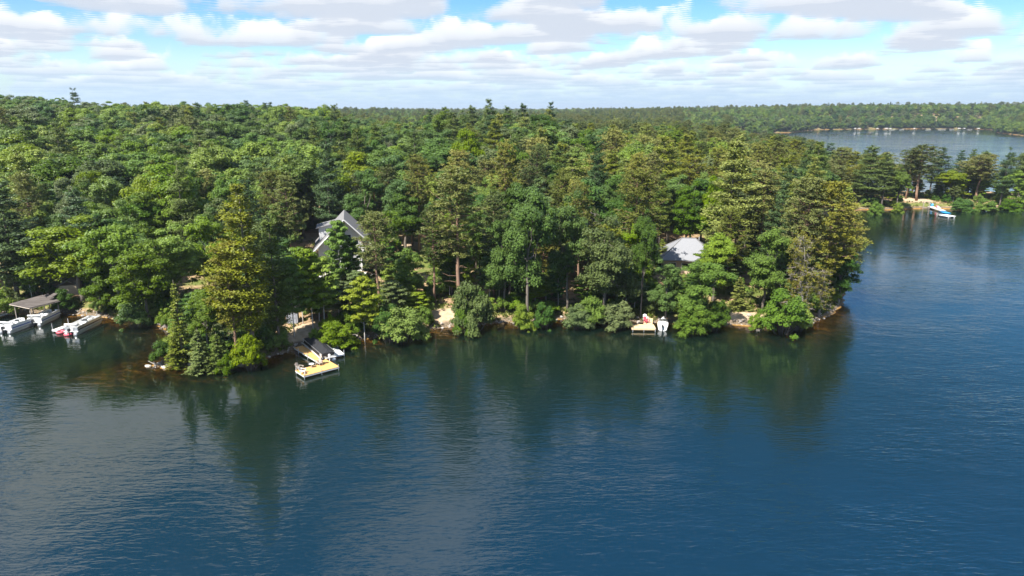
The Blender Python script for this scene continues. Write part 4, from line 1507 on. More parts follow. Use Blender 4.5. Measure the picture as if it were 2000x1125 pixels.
def gabled_house():
    x, y = P(678, 528, 3.0)
    z = gz(x, y) - .1
    h = empty('gabled_house', (x, y, z), R(13), 'white gabled house with steep grey roof and tall front windows among trees', 'house')
    hw, eave, ridge, dep = 5.2, 4.3, 10.6, 11.0
    w = MB()
    prof = [(-hw, -.4), (hw, -.4), (hw, eave + .75), (0, ridge - .32), (-hw, eave + .75)]
    v = [(a, 0, b) for a, b in prof] + [(a, dep, b) for a, b in prof]
    n = 5
    w.add(v, [tuple(range(n)), tuple(reversed(range(n, 2 * n)))] + [(i, n + i, n + (i + 1) % n, (i + 1) % n) for i in range(n)])
    w.build('wall', M['siding'], h)
    s = (ridge - eave) / 6.2
    r = MB()
    for sg in (-1, 1):
        a, b, c, d = (0, -1.7, ridge), (sg * 6.2, -1.1, eave), (sg * 6.2, dep + .5, eave), (0, dep + .5, ridge)
        quad_slab(r, *((a, b, c, d) if sg < 0 else (d, c, b, a)), .26)
    roof = r.build('roof', M['roof_grey'], h)
    f = MB()
    for sg in (-1, 1):        # pale rake boards
        f.path([(0, -1.74, ridge - .18), (sg * 6.22, -1.14, eave - .18)], [.16, .16], 4)
    f.build('rake_board', M['soffit'], h)
    # dormer on one slope with its own wall, roof and window
    dm = MB()
    zt = 9.0
    dm.add([(-5.0, 3.2, 5.6), (-5.0, 7.4, 5.6), (-5.0, 7.4, 8.2), (-5.0, 3.2, 8.2), (-1.6, 3.2, 9.0), (-1.6, 7.4, 9.0)],
           [(0, 3, 2, 1), (0, 4, 3), (1, 2, 5), (3, 4, 5, 2)])
    dmo = dm.build('dormer', M['siding'], h)
    dr = MB()
    quad_slab(dr, (-1.2, 2.8, 9.35), (-5.5, 2.8, 8.35), (-5.5, 7.8, 8.35), (-1.2, 7.8, 9.35), .16)
    dr.build('dormer_roof', M['roof_grey'], dmo)
    # window wall
    for x0, x1 in ((-4.4, -2.9), (-2.6, -1.35), (-1.2, -.05), (.05, 1.2), (1.35, 2.6), (2.9, 4.4)):
        window(h, x0, x1, .5, 2.5, 0)
        if abs(x0 + x1) < 7:
            window(h, x0, x1, 3.1, 5.0, 0)
    for x0, x1, zz in ((-2.6, -1.35, 6.2), (-1.2, -.05, 7.4), (.05, 1.2, 7.4), (1.35, 2.6, 6.2)):
        window(h, x0, x1, 5.2, zz, 0)
    d = MB().box((0, -2.4, -.15), (12, 4.0, .2))
    deck = d.build('deck', M['deck_white'], h)
    for k in range(7):
        MB().box((-5.9 + k * 11.8 / 6, -4.3, .45), (.12, .12, 1.0)).build('railing_post', M['white'], deck)
    MB().box((0, -4.3, .98), (12, .14, .07)).build('railing', M['white'], deck)
    bl = MB()
    for k in range(60):
        bl.box((-5.8 + k * 11.6 / 59, -4.3, .5), (.04, .04, .85))
    b = bl.build('baluster', M['white'], deck)
    b['kind'] = 'stuff'
    for k in range(4):
        MB().box((-5.4 + k * 3.6, -4.0, -1.25), (.2, .2, 2.2)).build('deck_post', M['white'], deck)


def hip_house():
    x, y = P(1324, 512, 4.6)
    y = 130.5
    x = 30.0
    z = gz(x + 6, y + 5) - .1
    h = empty('hip_roofed_house', (x + 5.6, y + 5, z), R(-8), 'low house with a pale grey hip roof hidden among shore trees', 'house')
    W, D = 11.6, 10.4
    MB().box((0, 0, 1.2), (W - 1.4, D - 1.4, 3.2)).build('wall', M['siding_tan'], h)
    ez, rz_ = 2.75, 6.2
    r = MB()
    a, b, c, d = (-W / 2, -D / 2, ez), (W / 2, -D / 2, ez), (W / 2, D / 2, ez), (-W / 2, D / 2, ez)
    p, q = (-1.3, 0, rz_), (1.3, 0, rz_)
    r.add([a, b, c, d, p, q, (a[0], a[1], ez - .2), (b[0], b[1], ez - .2), (c[0], c[1], ez - .2), (d[0], d[1], ez - .2)],
          [(0, 1, 5, 4), (1, 2, 5), (2, 3, 4, 5), (3, 0, 4), (0, 6, 7, 1), (1, 7, 8, 2), (2, 8, 9, 3), (3, 9, 6, 0), (9, 8, 7, 6)])
    ro = r.build('roof', M['roof_pale'], h)
    hp = MB()
    for s0, s1 in ((a, p), (d, p), (b, q), (c, q), (p, q)):
        hp.path([(s0[0], s0[1], s0[2] + .03), (s1[0], s1[1], s1[2] + .03)], [.09, .09], 5)
    hp.build('ridge_cap', M['roof_grey'], ro)
    MB().tube((2.2, 1.2, 4.8), (2.2, 1.2, 6.3), .11, n=8).build('vent_pipe', M['galv'], ro)
    for x0, x1 in ((-4.2, -2.6), (-1.6, 1.4), (2.4, 4.2)):
        window(h, x0, x1, .6, 2.1, -(D - 1.4) / 2)
    wing = MB()
    W2 = 6.0
    wing.add([(W / 2 - .4, -1.5, ez - .25), (W / 2 + W2, -1.5, ez - .25), (W / 2 + W2, 4.5, ez - .25), (W / 2 - .4, 4.5, ez - .25), (W / 2 - 2, 1.5, 5.2), (W / 2 + W2 - 2.6, 1.5, 5.2)],
             [(0, 1, 5, 4), (1, 2, 5), (2, 3, 4, 5), (3, 0, 4), (3, 2, 1, 0)])
    wing.build('wing_roof', M['roof_pale'], h)
    MB().box((W / 2 + W2 / 2 - .6, 1.5, 1.0), (W2 - 1.6, 4.6, 2.9)).build('wing_wall', M['siding_tan'], h)


def boat_shelter():
    c = [(*P(17.6, 591, 3.2), 3.0), (*P(57, 598.5, 3.0), 2.75), (*P(117, 584, 3.0), 2.75), (*P(94, 572, 3.2), 3.1)]
    cx = sum(p[0] for p in c) / 4
    cyy = sum(p[1] for p in c) / 4
    h = empty('boat_shelter', (cx, cyy, 0), 0, 'open boat shelter with a flat weathered brown-grey roof on posts', 'boat shelter')
    L = [(p[0] - cx, p[1] - cyy, p[2]) for p in c]

    def lerp(a, b, t):
        return tuple(a[i] * (1 - t) + b[i] * t for i in range(3))
    n = 5
    for k in range(n):       # strips of roofing, each lapping a little over the next
        t0, t1 = k / n + .002, (k + 1) / n - .002
        a, b = lerp(L[0], L[3], t0), lerp(L[1], L[2], t0)
        d, e = lerp(L[0], L[3], t1), lerp(L[1], L[2], t1)
        up = .02 * (k % 2)
        r = MB()
        quad_slab(r, *[(q[0], q[1], q[2] + up) for q in (a, b, e, d)], .10)
        r.build('roof_panel', M['roof_old'], h)
    fa = MB()
    for i in range(4):
        a, b = L[i], L[(i + 1) % 4]
        fa.path([(a[0], a[1], a[2] - .16), (b[0], b[1], b[2] - .16)], [.07, .07], 4)
    fa.build('fascia', M['timber'], h)
    for t, s in ((.06, .12), (.06, .9), (.5, .10), (.5, .92), (.94, .12), (.94, .9)):
        q = lerp(lerp(L[0], L[3], t), lerp(L[1], L[2], t), s)
        g = gz(q[0] + cx, q[1] + cyy)
        MB().tube((q[0], q[1], min(g, 0) - .5), (q[0], q[1], q[2] - .1), .08, n=8).build('post', M['timber'], h)
    sk = [(*P(91, 578.5, 3.5), 3.35), (*P(100, 580, 3.4), 3.3), (*P(120.5, 570, 3.7), 3.75), (*P(116, 566.5, 3.8), 3.85)]
    r = MB()
    quad_slab(r, *[(p[0] - cx, p[1] - cyy, p[2]) for p in sk], .12)
    r.build('raised_roof_panel', M['roof_old'], h)
    sp = MB()
    for p in sk[2:]:
        sp.tube((p[0] - cx, p[1] - cyy, 2.6), (p[0] - cx, p[1] - cyy, p[2] - .1), .05, n=6)
    sp.build('prop', M['timber'], h)


gabled_house()
hip_house()
boat_shelter()


def small_shed():
    x, y, z = on_ground(571, 632)
    h = empty('storage_shed', (x, y, z - .05), R(8), 'small grey storage shed beside the path to the orange dock', 'shed')
    MB().box((0, .7, .95), (1.7, 1.4, 1.9)).build('wall', M['shed_grey'], h)
    r = MB()
    quad_slab(r, (-1.0, -.15, 2.0), (1.0, -.15, 2.0), (1.0, 1.6, 2.3), (-1.0, 1.6, 2.3), .08)
    r.build('roof', M['roof_grey'], h)
    d = MB().box((-.02, -.02, .9), (1.3, .05, 1.7)).build('door', M['shed_grey'], h)
    MB().box((.45, -.06, .95), (.05, .05, .18)).build('handle', M['motor'], d)


def tan_shed():
    x, y, z = on_ground(140, 575)
    h = empty('garden_shed', (x, y, z - .05), R(20), 'low brown shed under the spreading tree behind the boat shelter', 'shed')
    MB().box((0, 0, 1.0), (3.0, 2.4, 2.1)).build('wall', M['siding_tan'], h)
    r = MB()
    for sg in (-1, 1):
        q = [(0, -1.5, 2.9), (sg * 1.8, -1.5, 2.0), (sg * 1.8, 1.5, 2.0), (0, 1.5, 2.9)]
        quad_slab(r, *(q if sg < 0 else q[::-1]), .08)
    r.build('roof', M['roof_grey'], h)


small_shed()
tan_shed()


# ------------------------------------------------------------------ docks
def dock(name, label, runs, z, mat, edge_mat, post_up=.35, posts=()):
    """runs: list of (start xy, end xy, width); planks lie across each run"""
    ox, oy = runs[0][0]
    h = empty(name, (ox, oy, 0), 0, label, 'dock')
    pl, fr = MB(), MB()
    for (a, b, w) in runs:
        dx, dy = b[0] - a[0], b[1] - a[1]
        ln = math.hypot(dx, dy)
        ang = math.atan2(dy, dx)
        n = max(2, int(ln / .18))
        for k in range(n):
            t = (k + .5) / n
            pl.box((a[0] - ox + dx * t, a[1] - oy + dy * t, z + random.uniform(-.004, .004)), (ln / n - .014, w, .045), ang)
        px_, py_ = -math.sin(ang), math.cos(ang)
        for s in (-1, 1):
            fr.box((a[0] - ox + dx / 2 + px_ * s * (w / 2 - .03), a[1] - oy + dy / 2 + py_ * s * (w / 2 - .03), z - .13), (ln - .02, .05, .19), ang)
        for e in (0.01, .99):
            fr.box((a[0] - ox + dx * e, a[1] - oy + dy * e, z - .135), (.05, w - .15, .18), ang)
    d = pl.build('decking', mat, h)
    d['kind'] = 'stuff'
    fr.build('fascia', edge_mat, h)
    for (x, y) in posts:
        bed = gz(x, y)
        MB().tube((x - ox, y - oy, bed - .4), (x - ox, y - oy, z + post_up), .045, n=8).build('post', M['galv'], h)
    return h


def lerp2(a, b, t):
    return (a[0] + (b[0] - a[0]) * t, a[1] + (b[1] - a[1]) * t)


Z1 = .5
A0, A1 = P(582.5, 677, Z1), P(637, 709, Z1)
ad = (A1[0] - A0[0], A1[1] - A0[1])
al = math.hypot(*ad)
ad = (ad[0] / al, ad[1] / al)
pn = (-ad[1], ad[0])                                    # to the boat side
# platform lies across the outer end of the walkway, reaching out to the far side
W0, W1 = P(576, 724.5, Z1), P(637, 709, Z1)
pd = (W1[0] - W0[0], W1[1] - W0[1])
# square the platform to the walkway
plen = abs(pd[0] * pn[0] + pd[1] * pn[1]) + .6
PW = 2.6
end = (A1[0] - ad[0] * .2, A1[1] - ad[1] * .2)
pc0 = (end[0] + pn[0] * .7 + ad[0] * PW / 2, end[1] + pn[1] * .7 + ad[1] * PW / 2)
pc1 = (pc0[0] - pn[0] * (plen), pc0[1] - pn[1] * (plen))
corners = [(pc0[0] + ad[0] * s * PW / 2 * .96 - pn[0] * t, pc0[1] + ad[1] * s * PW / 2 * .96 - pn[1] * t) for s in (1, ) for t in (.1, plen / 2, plen - .1)]
corners += [(pc0[0] - ad[0] * PW / 2 * .96 - pn[0] * (plen - .1), pc0[1] - ad[1] * PW / 2 * .96 - pn[1] * (plen - .1))]
arm_posts = [(A0[0] + ad[0] * t - pn[0] * .68, A0[1] + ad[1] * t - pn[1] * .68) for t in (1.5, 4.5)]
dock('wooden_dock', 'orange-tan L-shaped wooden dock with chairs on its end platform', [(A0, end, 1.3), (pc0, pc1, PW)], Z1, M['deck_tan'], M['offwhite'], .35, corners + arm_posts)
J0, J1 = P(627, 661, .45), P(664, 693, .45)
jd = (J1[0] - J0[0], J1[1] - J0[1])
jl = math.hypot(*jd)
jn = (-jd[1] / jl, jd[0] / jl)
dock('white_jetty', 'narrow white jetty alongside the boat under the black cover', [(J0, J1, 1.25)], .45, M['white'], M['white'], .55,
     [(J0[0] + jd[0] * t + jn[0] * .68, J0[1] + jd[1] * t + jn[1] * .68) for t in (.35, .66, .97)] + [(J0[0] + jd[0] * .97 - jn[0] * .68, J0[1] + jd[1] * .97 - jn[1] * .68)])
K0, K1 = P(1232, 637.5, .5), P(1279, 638, .5)
G0, G1 = P(1266, 634, .5), P(1267, 617, .9)
dock('small_dock', 'small pale wooden dock with a short gangway below the hip-roofed house', [(K0, K1, 2.2), ((G0[0], G0[1] + .2), G1, 1.4)], .5, M['deck_pale'], M['deck_pale'], .12,
     [(K0[0] + .15, K0[1] - 1.13), ((K0[0] + K1[0]) / 2, K0[1] - 1.13), (K1[0] - .15, K1[1] - 1.13)])
D0, D1 = P(106, 645, .45), P(187, 617, .5)
dl = (D1[0] - D0[0], D1[1] - D0[1])
dL = math.hypot(*dl)
dn = (-dl[1] / dL, dl[0] / dL)
dock('pale_pier', 'pale grey-white pier reaching into the cove beside the silver pontoon boat', [(D0, D1, 1.1)], .45, M['deck_white'], M['white'], .95,
     [(D0[0] + dl[0] * t + dn[0] * s * .6, D0[1] + dl[1] * t + dn[1] * s * .6) for t, s in ((.03, 1), (.86, 1), (.97, -1), (.4, 1))])
E0, E1 = P(-30, 622, .6), P(24, 607, .6)
dock('walkway', 'white walkway along the cove bank before the boat shelter', [(E0, E1, 1.2)], .6, M['deck_white'], M['white'], .1, [lerp2(E0, E1, .3)])
S0, S1 = P(1809, 400.5, .6), P(1842, 411, .6)
dock('swimming_dock', 'long pale dock with bright blue chairs on the spit across the bay', [(S0, S1, 1.8)], .6, M['deck_white'], M['deck_white'], .5,
     [lerp2(S0, S1, .4), lerp2(S0, S1, .7), lerp2(S0, S1, .98)])


def raft():
    x, y = P(1850, 422, .3)
    h = empty('swim_raft', (x, y, 0), R(12), 'square white swim raft moored off the swimming dock', 'raft')
    MB().box((0, 0, .45), (3.2, 3.6, .14)).build('deck', M['white'], h, bevel=.02)
    for s in (-1, 1):
        MB().tube((s * 1.1, -1.7, .14), (s * 1.1, 1.7, .14), .26, n=10).build('float', M['offwhite'], h)
    b = MB()
    b.tube((-.9, -1.85, -.3), (-.9, -1.85, 1.0), .03).tube((-.4, -1.85, -.3), (-.4, -1.85, 1.0), .03)
    for k in range(4):
        b.tube((-.9, -1.85, -.1 + .25 * k), (-.4, -1.85, -.1 + .25 * k), .02)
    b.build('ladder', M['alu'], h)
    x, y = P(1845, 414, .2)
    m = MB()
    for k in range(6):
        m.box((0, (k - 2.5) * .8, .14), (2.0, .76, .10), 0)
    tag(m.build('floating_mat', M['skyblue'], bevel=.03), 'bright blue foam mat floating between dock and white raft', 'mat')
    o = bpy.data.objects['floating_mat']
    o.location = (x, y, 0)
    o.rotation_euler = (0, 0, R(-8))


raft()


# ------------------------------------------------------------------ boats
def pontoon_boat(p_stern, p_bow, W, label, panel, stripe, covered=False, tubes=False, motor='motor', group=None):
    dx, dy = p_bow[0] - p_stern[0], p_bow[1] - p_stern[1]
    Ln = math.hypot(dx, dy)
    h = empty('pontoon_boat', ((p_stern[0] + p_bow[0]) / 2, (p_stern[1] + p_bow[1]) / 2, 0), math.atan2(dy, dx), label, 'boat', group)
    for s in (-1, 1):
        t = MB()
        y = s * (W / 2 - .38)
        t.path([(-Ln / 2, y, .16), (-Ln / 2 + .1, y, .16), (Ln / 2 - 1.0, y, .16), (Ln / 2 - .45, y, .22), (Ln / 2 - .1, y, .36)], [.28, .33, .33, .22, .04], 12)
        t.build('float', M['alu'], h, smooth=True)
    MB().box((-.05, 0, .56), (Ln - .35, W, .10)).build('deck', M['offwhite'], h)
    zb, zt = .62, 1.28
    fence = []
    e = Ln / 2 - .35
    hw = W / 2 - .07
    for s in (-1, 1):
        fence.append(((0, s * hw), (2 * e - .1, .05)))
    for (cx_, cy_), (sx, sy) in fence:
        f = MB().box((cx_, cy_, (zb + zt) / 2), (sx, sy, zt - zb)).build('side_panel', M[panel], h)
        MB().box((cx_, cy_ + (.034 if cy_ > 0 else -.034), zb + .20), (sx * .97, .012, .17)).build('stripe', M[stripe], f)
        MB().box((cx_, cy_, zt + .025), (sx, .06, .05)).build('rail', M['alu'], f)
    for sx in (-1, 1):
        for s in (-1, 1):
            MB().box((sx * e, s * (hw * .62), (zb + zt) / 2), (.05, hw * .72, zt - zb)).build('end_panel', M[panel], h)
    # outboard
    m = MB()
    m.box((-Ln / 2 - .18, 0, .98), (.42, .30, .46), taper=.8).box((-Ln / 2 - .16, 0, .45), (.16, .12, .75)).box((-Ln / 2 - .2, 0, .02), (.42, .08, .2))
    m.build('outboard_motor', M[motor], h, bevel=.04)
    if covered:
        c = MB()
        xs = [-e - .12, -e + .5, -e * .3, e * .35, e - .6, e + .12]
        zr = [1.28, 1.62, 1.92, 1.86, 1.60, 1.26]
        rows = []
        for x, z in zip(xs, zr):
            k = .80 if abs(x) > e else 1.0
            rows.append([(x, -hw * 1.06 * k, .86), (x, -hw * 1.05 * k, 1.26), (x, -hw * .48, (1.26 + z) / 2 + .06), (x, 0, z), (x, hw * .48, (1.26 + z) / 2 + .06), (x, hw * 1.05 * k, 1.26), (x, hw * 1.06 * k, .86)])
        v = [p for r in rows for p in r]
        n = 7
        f = [(i * n + j, i * n + j + 1, (i + 1) * n + j + 1, (i + 1) * n + j) for i in range(len(rows) - 1) for j in range(n - 1)]
        f = [tuple(reversed(q)) for q in f]
        f += [tuple(range(n)), tuple(reversed(range((len(rows) - 1) * n, len(rows) * n)))]
        c.add(v, f)
        co = c.build('cover', M['black'], h)
        sm = MB()
        for j in (1, 3, 5):
            sm.path([(p[j][0], p[j][1], p[j][2] + .01) for p in rows], [.025] * len(rows), 4)
        sm.build('seam', M['motor'], co)
    else:
        for cx_, cy_, sx, sy in ((e - 1.0, -hw + .38, 1.7, .62), (e - 1.0, hw - .38, 1.7, .62), (-e + .5, hw - .4, .8, .66), (-e + .45, -hw * .3, .62, 1.1)):
            s = MB().box((cx_, cy_, .80), (sx, sy, .36)).build('seat', M['offwhite'], h, bevel=.05)
            if sx > sy:
                MB().box((cx_, cy_ + (.26 if cy_ > 0 else -.26), 1.12), (sx, .14, .36)).build('backrest', M['white'], s, bevel=.04)
            else:
                MB().box((cx_ - .26, cy_, 1.12), (.14, sy, .36)).build('backrest', M['white'], s, bevel=.04)
        cn = MB().box((-.3, -hw + .55, 1.0), (.6, .75, .78), taper=.85).build('console', M['white'], h, bevel=.04)
        MB().box((-.22, -hw + .55, 1.52), (.05, .7, .3)).build('windscreen', M['glass'], cn)
        hs = MB().box((-.95, -hw + .6, .95), (.55, .55, .5)).build('helm_seat', M['offwhite'], h, bevel=.06)
        MB().box((-1.2, -hw + .6, 1.4), (.12, .5, .55)).build('backrest', M['white'], hs, bevel=.05)
        bm = MB()
        for k in range(3):
            a = .25 + .10 * k
            q = [(-e + .9, -hw, zt), (-e + .9 - math.cos(a) * .9, -hw * .97, zt + .3 + .12 * k), (-e + .9 - math.cos(a) * .9, hw * .97, zt + .3 + .12 * k), (-e + .9, hw, zt)]
            bm.path(q, [.02] * 4, 5)
        bo = bm.build('canopy_frame', M['alu'], h)
        MB().path([(-e + .05, -hw * .95, zt + .44), (-e + .05, 0, zt + .47), (-e + .05, hw * .95, zt + .44)], [.09, .11, .09], 7).build('folded_canopy', M['offwhite'], bo)
    return h


pontoon_boat(P(8, 647, .4), P(56, 630, .4), 2.3, 'white pontoon boat with blue stripes lying stern out beside the shelter walkway', 'white', 'blue')
pontoon_boat(P(66, 633, .4), P(108, 613, .4), 2.3, 'white pontoon boat with blue stripes tied up right under the shelter roof edge', 'white', 'blue')
pontoon_boat(P(137, 651, .4), P(190, 625, .4), 2.2, 'silver-grey pontoon boat moored along the pale pier', 'alu', 'motor')
pontoon_boat(P(643, 702, .4), P(604, 669, .4), 2.15, 'pontoon boat under a taut black cover beside the orange-tan dock', 'offwhite', 'motor', covered=True, motor='white')


def towable(px, py, label):
    x, y = P(px, py, .1)
    v, f = [], []
    n, m_ = 18, 8
    for i in range(n):
        a = 6.2832 * i / n
        for j in range(m_):
            b = 6.2832 * j / m_
            r = .48 + .2 * math.cos(b)
            v.append((math.cos(a) * r, math.sin(a) * r, .14 + .2 * math.sin(b)))
    for i in range(n):
        for j in range(m_):
            f.append((i * m_ + j, ((i + 1) % n) * m_ + j, ((i + 1) % n) * m_ + (j + 1) % m_, i * m_ + (j + 1) % m_))
    h = empty('towable_tube', (x, y, 0), 0, label, 'inflatable tube', 'red inflatable tubes behind the silver pontoon boat')
    b = MB().add(v, f).build('ring', M['red'], h, smooth=True)
    MB().tube((0, 0, .05), (0, 0, .12), .42, n=14).build('floor', M['white'], h)


towable(119, 649, 'round red and white inflatable tube floating at the silver pontoon boat stern')
towable(134, 653, 'round red and white inflatable tube floating at the silver pontoon boat stern')


def runabout():
    a, b = P(1287, 643.5, .3), P(1289, 626, .3)
    dx, dy = b[0] - a[0], b[1] - a[1]
    Ln = 4.6
    h = empty('runabout', ((a[0] + b[0]) / 2 + .55, (a[1] + b[1]) / 2, 0), math.atan2(dy, dx), 'small white motor runabout moored beside the small pale dock', 'boat')
    st = [(-2.3, .72, .62, 0.0), (-1.2, .80, .64, -.05), (0, .82, .68, -.06), (1.2, .62, .74, 0.0), (1.9, .34, .80, .15), (2.3, .03, .86, .4)]
    hull = MB()
    v, f = [], []
    for x, w, top, keel in st:
        v += [(x, -w, top), (x, -w * .82, keel + .12), (x, 0, keel - .1), (x, w * .82, keel + .12), (x, w, top)]
    for i in range(5):
        for j in range(4):
            f.append((i * 5 + j, i * 5 + j + 1, (i + 1) * 5 + j + 1, (i + 1) * 5 + j))
    f.append((4, 3, 2, 1, 0))
    hull.add(v, f).build('hull', M['white'], h)
    c = MB()
    v, f = [], []
    for x, w, top, keel in st:
        v += [(x, -w * 1.02, top + .02), (x, -w * .5, top + .18), (x, 0, top + .26), (x, w * .5, top + .18), (x, w * 1.02, top + .02)]
    for i in range(5):
        for j in range(4):
            f.append((i * 5 + j, (i + 1) * 5 + j, (i + 1) * 5 + j + 1, i * 5 + j + 1))
    f.append((0, 1, 2, 3, 4))
    c.add(v, f).build('cover', M['offwhite'], h)
    ws = MB()
    ws.add([(.2, -.7, .9), (.2, .7, .9), (-.15, .6, 1.3), (-.15, -.6, 1.3), (.25, -.7, .88), (.25, .7, .88), (-.1, .6, 1.32), (-.1, -.6, 1.32)],
           [(0, 1, 2, 3), (7, 6, 5, 4), (0, 4, 5, 1), (2, 6, 7, 3), (1, 5, 6, 2), (3, 7, 4, 0)])
    ws.build('windscreen', M['glass'], h)
    m = MB()
    m.box((-2.5, 0, .9), (.36, .28, .4), taper=.8).box((-2.46, 0, .35), (.14, .1, .8))
    m.build('outboard_motor', M['motor'], h, bevel=.03)


runabout()


def canoe(px, py, ln, ang, label, mat):
    x, y, z = on_ground(px, py)
    v, f = [], []
    n = 9
    for i in range(n):
        t = -1 + 2 * i / (n - 1)
        w = .46 * (1 - abs(t) ** 2.2) + .015
        rise = .10 * abs(t) ** 3
        xx = t * ln / 2
        for a in range(7):
            b = math.pi * a / 6
            v.append((xx, -math.cos(b) * w, .08 + math.sin(b) * (.38 - rise)))
    for i in range(n - 1):
        for j in range(6):
            f.append((i * 7 + j, i * 7 + j + 1, (i + 1) * 7 + j + 1, (i + 1) * 7 + j))
    f += [tuple(range(7)), tuple(reversed(range((n - 1) * 7, n * 7)))]
    h = empty('canoe', (x, y, z), R(ang), label, 'canoe')
    MB().add(v, f).build('hull', M[mat], h, smooth=True)
    MB().path([(-ln * .49, 0, .42), (0, 0, .475), (ln * .49, 0, .42)], [.02, .025, .02], 5).build('keel', M['alu'], h)


canoe(376, 678, 4.4, 15, 'overturned white canoe lying among the conifers of the point', 'white')
canoe(432, 668, 3.8, 25, 'overturned pale rowing boat further back among the trees of the point', 'offwhite')


# ------------------------------------------------------------------ furniture
def deck_chair(x, y, z, rz, mat, label, group=None):
    h = empty('deck_chair', (x, y, z), rz, label, 'chair', group)
    MB().add([(-.3, -.05, .36), (.3, -.05, .36), (.3, .5, .28), (-.3, .5, .28), (-.3, -.05, .33), (.3, -.05, .33), (.3, .5, .25), (-.3, .5, .25)],
             [(0, 1, 2, 3), (7, 6, 5, 4), (0, 4, 5, 1), (1, 5, 6, 2), (2, 6, 7, 3), (3, 7, 4, 0)]).build('seat', M[mat], h)
    b = MB()
    for k in range(5):
        q = (k - 2) * .12
        t = .98 - abs(k - 2) * .05
        b.add([(q - .052, .46, .26), (q + .052, .46, .26), (q + .06, .78, t), (q - .06, .78, t), (q - .052, .49, .26), (q + .052, .49, .26), (q + .06, .81, t), (q - .06, .81, t)],
              [(0, 1, 2, 3), (7, 6, 5, 4), (0, 4, 5, 1), (1, 5, 6, 2), (2, 6, 7, 3), (3, 7, 4, 0)])
    b.build('backrest', M[mat], h)
    for s in (-1, 1):
        MB().box((s * .36, .22, .56), (.12, .72, .035)).build('armrest', M[mat], h)
        MB().box((s * .34, -.04, .27), (.06, .08, .54)).build('leg', M[mat], h)
        MB().box((s * .34, .52, .27), (.06, .08, .54)).build('leg', M[mat], h)


zt = Z1 + .025
q = (pc1[0] + pn[0] * .6 - ad[0] * .7, pc1[1] + pn[1] * .6 - ad[1] * .7)
deck_chair(q[0], q[1], zt, R(70), 'timber', 'grey slatted chair on the outer corner of the orange-tan dock')
q2 = (q[0] + ad[0] * 1.3 - pn[0] * .1, q[1] + ad[1] * 1.3 - pn[1] * .1)
deck_chair(q2[0], q2[1], zt, R(95), 'offwhite', 'white slatted chair on the outer edge of the orange-tan dock')
q3 = (pc0[0] - pn[0] * 2.0 - ad[0] * .85, pc0[1] - pn[1] * 2.0 - ad[1] * .85)
deck_chair(q3[0], q3[1], zt, R(-20), 'timber', 'grey slatted chair at the inner angle of the orange-tan dock')
q4 = (pc0[0] - pn[0] * 2.9 - ad[0] * .85, pc0[1] - pn[1] * 2.9 - ad[1] * .85)
tb = empty('side_table', (q4[0], q4[1], zt), 0, 'small round white table between the chairs of the orange-tan dock', 'table')
MB().tube((0, 0, .46), (0, 0, .5), .34, n=16).build('tabletop', M['white'], tb)
MB().tube((0, 0, .03), (0, 0, .46), .04, n=8).build('pedestal', M['alu'], tb)
MB().tube((0, 0, 0), (0, 0, .03), .2, n=12).build('base', M['alu'], tb)
q5 = (pc0[0] - pn[0] * 1.15 - ad[0] * 1.0, pc0[1] - pn[1] * 1.15 - ad[1] * 1.0)
gr = empty('kettle_grill', (q5[0], q5[1], zt), 0, 'black kettle grill by the walkway of the orange-tan dock', 'grill')
MB().path([(0, 0, .55), (0, 0, .62), (0, 0, .78), (0, 0, .92), (0, 0, .98)], [.12, .24, .28, .18, .04], 12).build('bowl', M['motor'], gr, smooth=True)
for k in range(3):
    a = k * 2.094
    MB().tube((math.cos(a) * .3, math.sin(a) * .3, 0), (math.cos(a) * .12, math.sin(a) * .12, .6), .015).build('leg', M['alu'], gr)
q6 = lerp2(G0, G1, .18)
deck_chair(q6[0] - .1, q6[1], .525, R(30), 'red', 'red slatted chair on the small pale dock')
deck_chair(q6[0] - .1, q6[1] + 1.25, .525, R(10), 'offwhite', 'white slatted chair on the gangway of the small pale dock')
for k, (t, mt, lb) in enumerate(((.16, 'skyblue', 'bright blue chair at the shore end of the swimming dock'), (.30, 'skyblue', 'bright blue chair half way along the swimming dock'),
                                 (.62, 'red', 'red chair near the outer end of the swimming dock'), (.76, 'offwhite', 'white chair at the outer end of the swimming dock'))):
    q = lerp2(S0, S1, t)
    deck_chair(q[0] + .2, q[1], .625, R(-70 + 25 * k), mt, lb)


def swing_frame():
    x, y, z = on_ground(1810, 398.5)
    h = empty('swing_frame', (x, y, z - .1), R(6), 'pale timber swing frame on the shore of the spit', 'swing frame')
    for s in (-1, 1):
        MB().box((s * 1.15, 0, 1.3), (.18, .18, 2.8)).build('post', M['timber'], h)
    MB().box((0, 0, 2.79), (2.9, .2, .18)).build('beam', M['timber'], h)
    MB().box((0, 0, .6), (1.7, .5, .08)).build('bench_seat', M['timber'], h)
    for s in (-1, 1):
        MB().tube((s * .8, 0, .62), (s * .8, 0, 2.7), .015, n=5).build('chain', M['galv'], h)
    x, y, z = on_ground(1795, 380)
    f = empty('rail_fence', (x, y, z - .1), R(4), 'pale low rail fence on the spit behind the swing frame', 'fence')
    for k in range(5):
        MB().box((-4 + 2 * k, 0, .5), (.14, .14, 1.1)).build('post', M['offwhite'], f)
    for zz in (.55, .95):
        MB().box((0, -.09, zz), (8.3, .05, .16)).build('rail', M['offwhite'], f)


swing_frame()


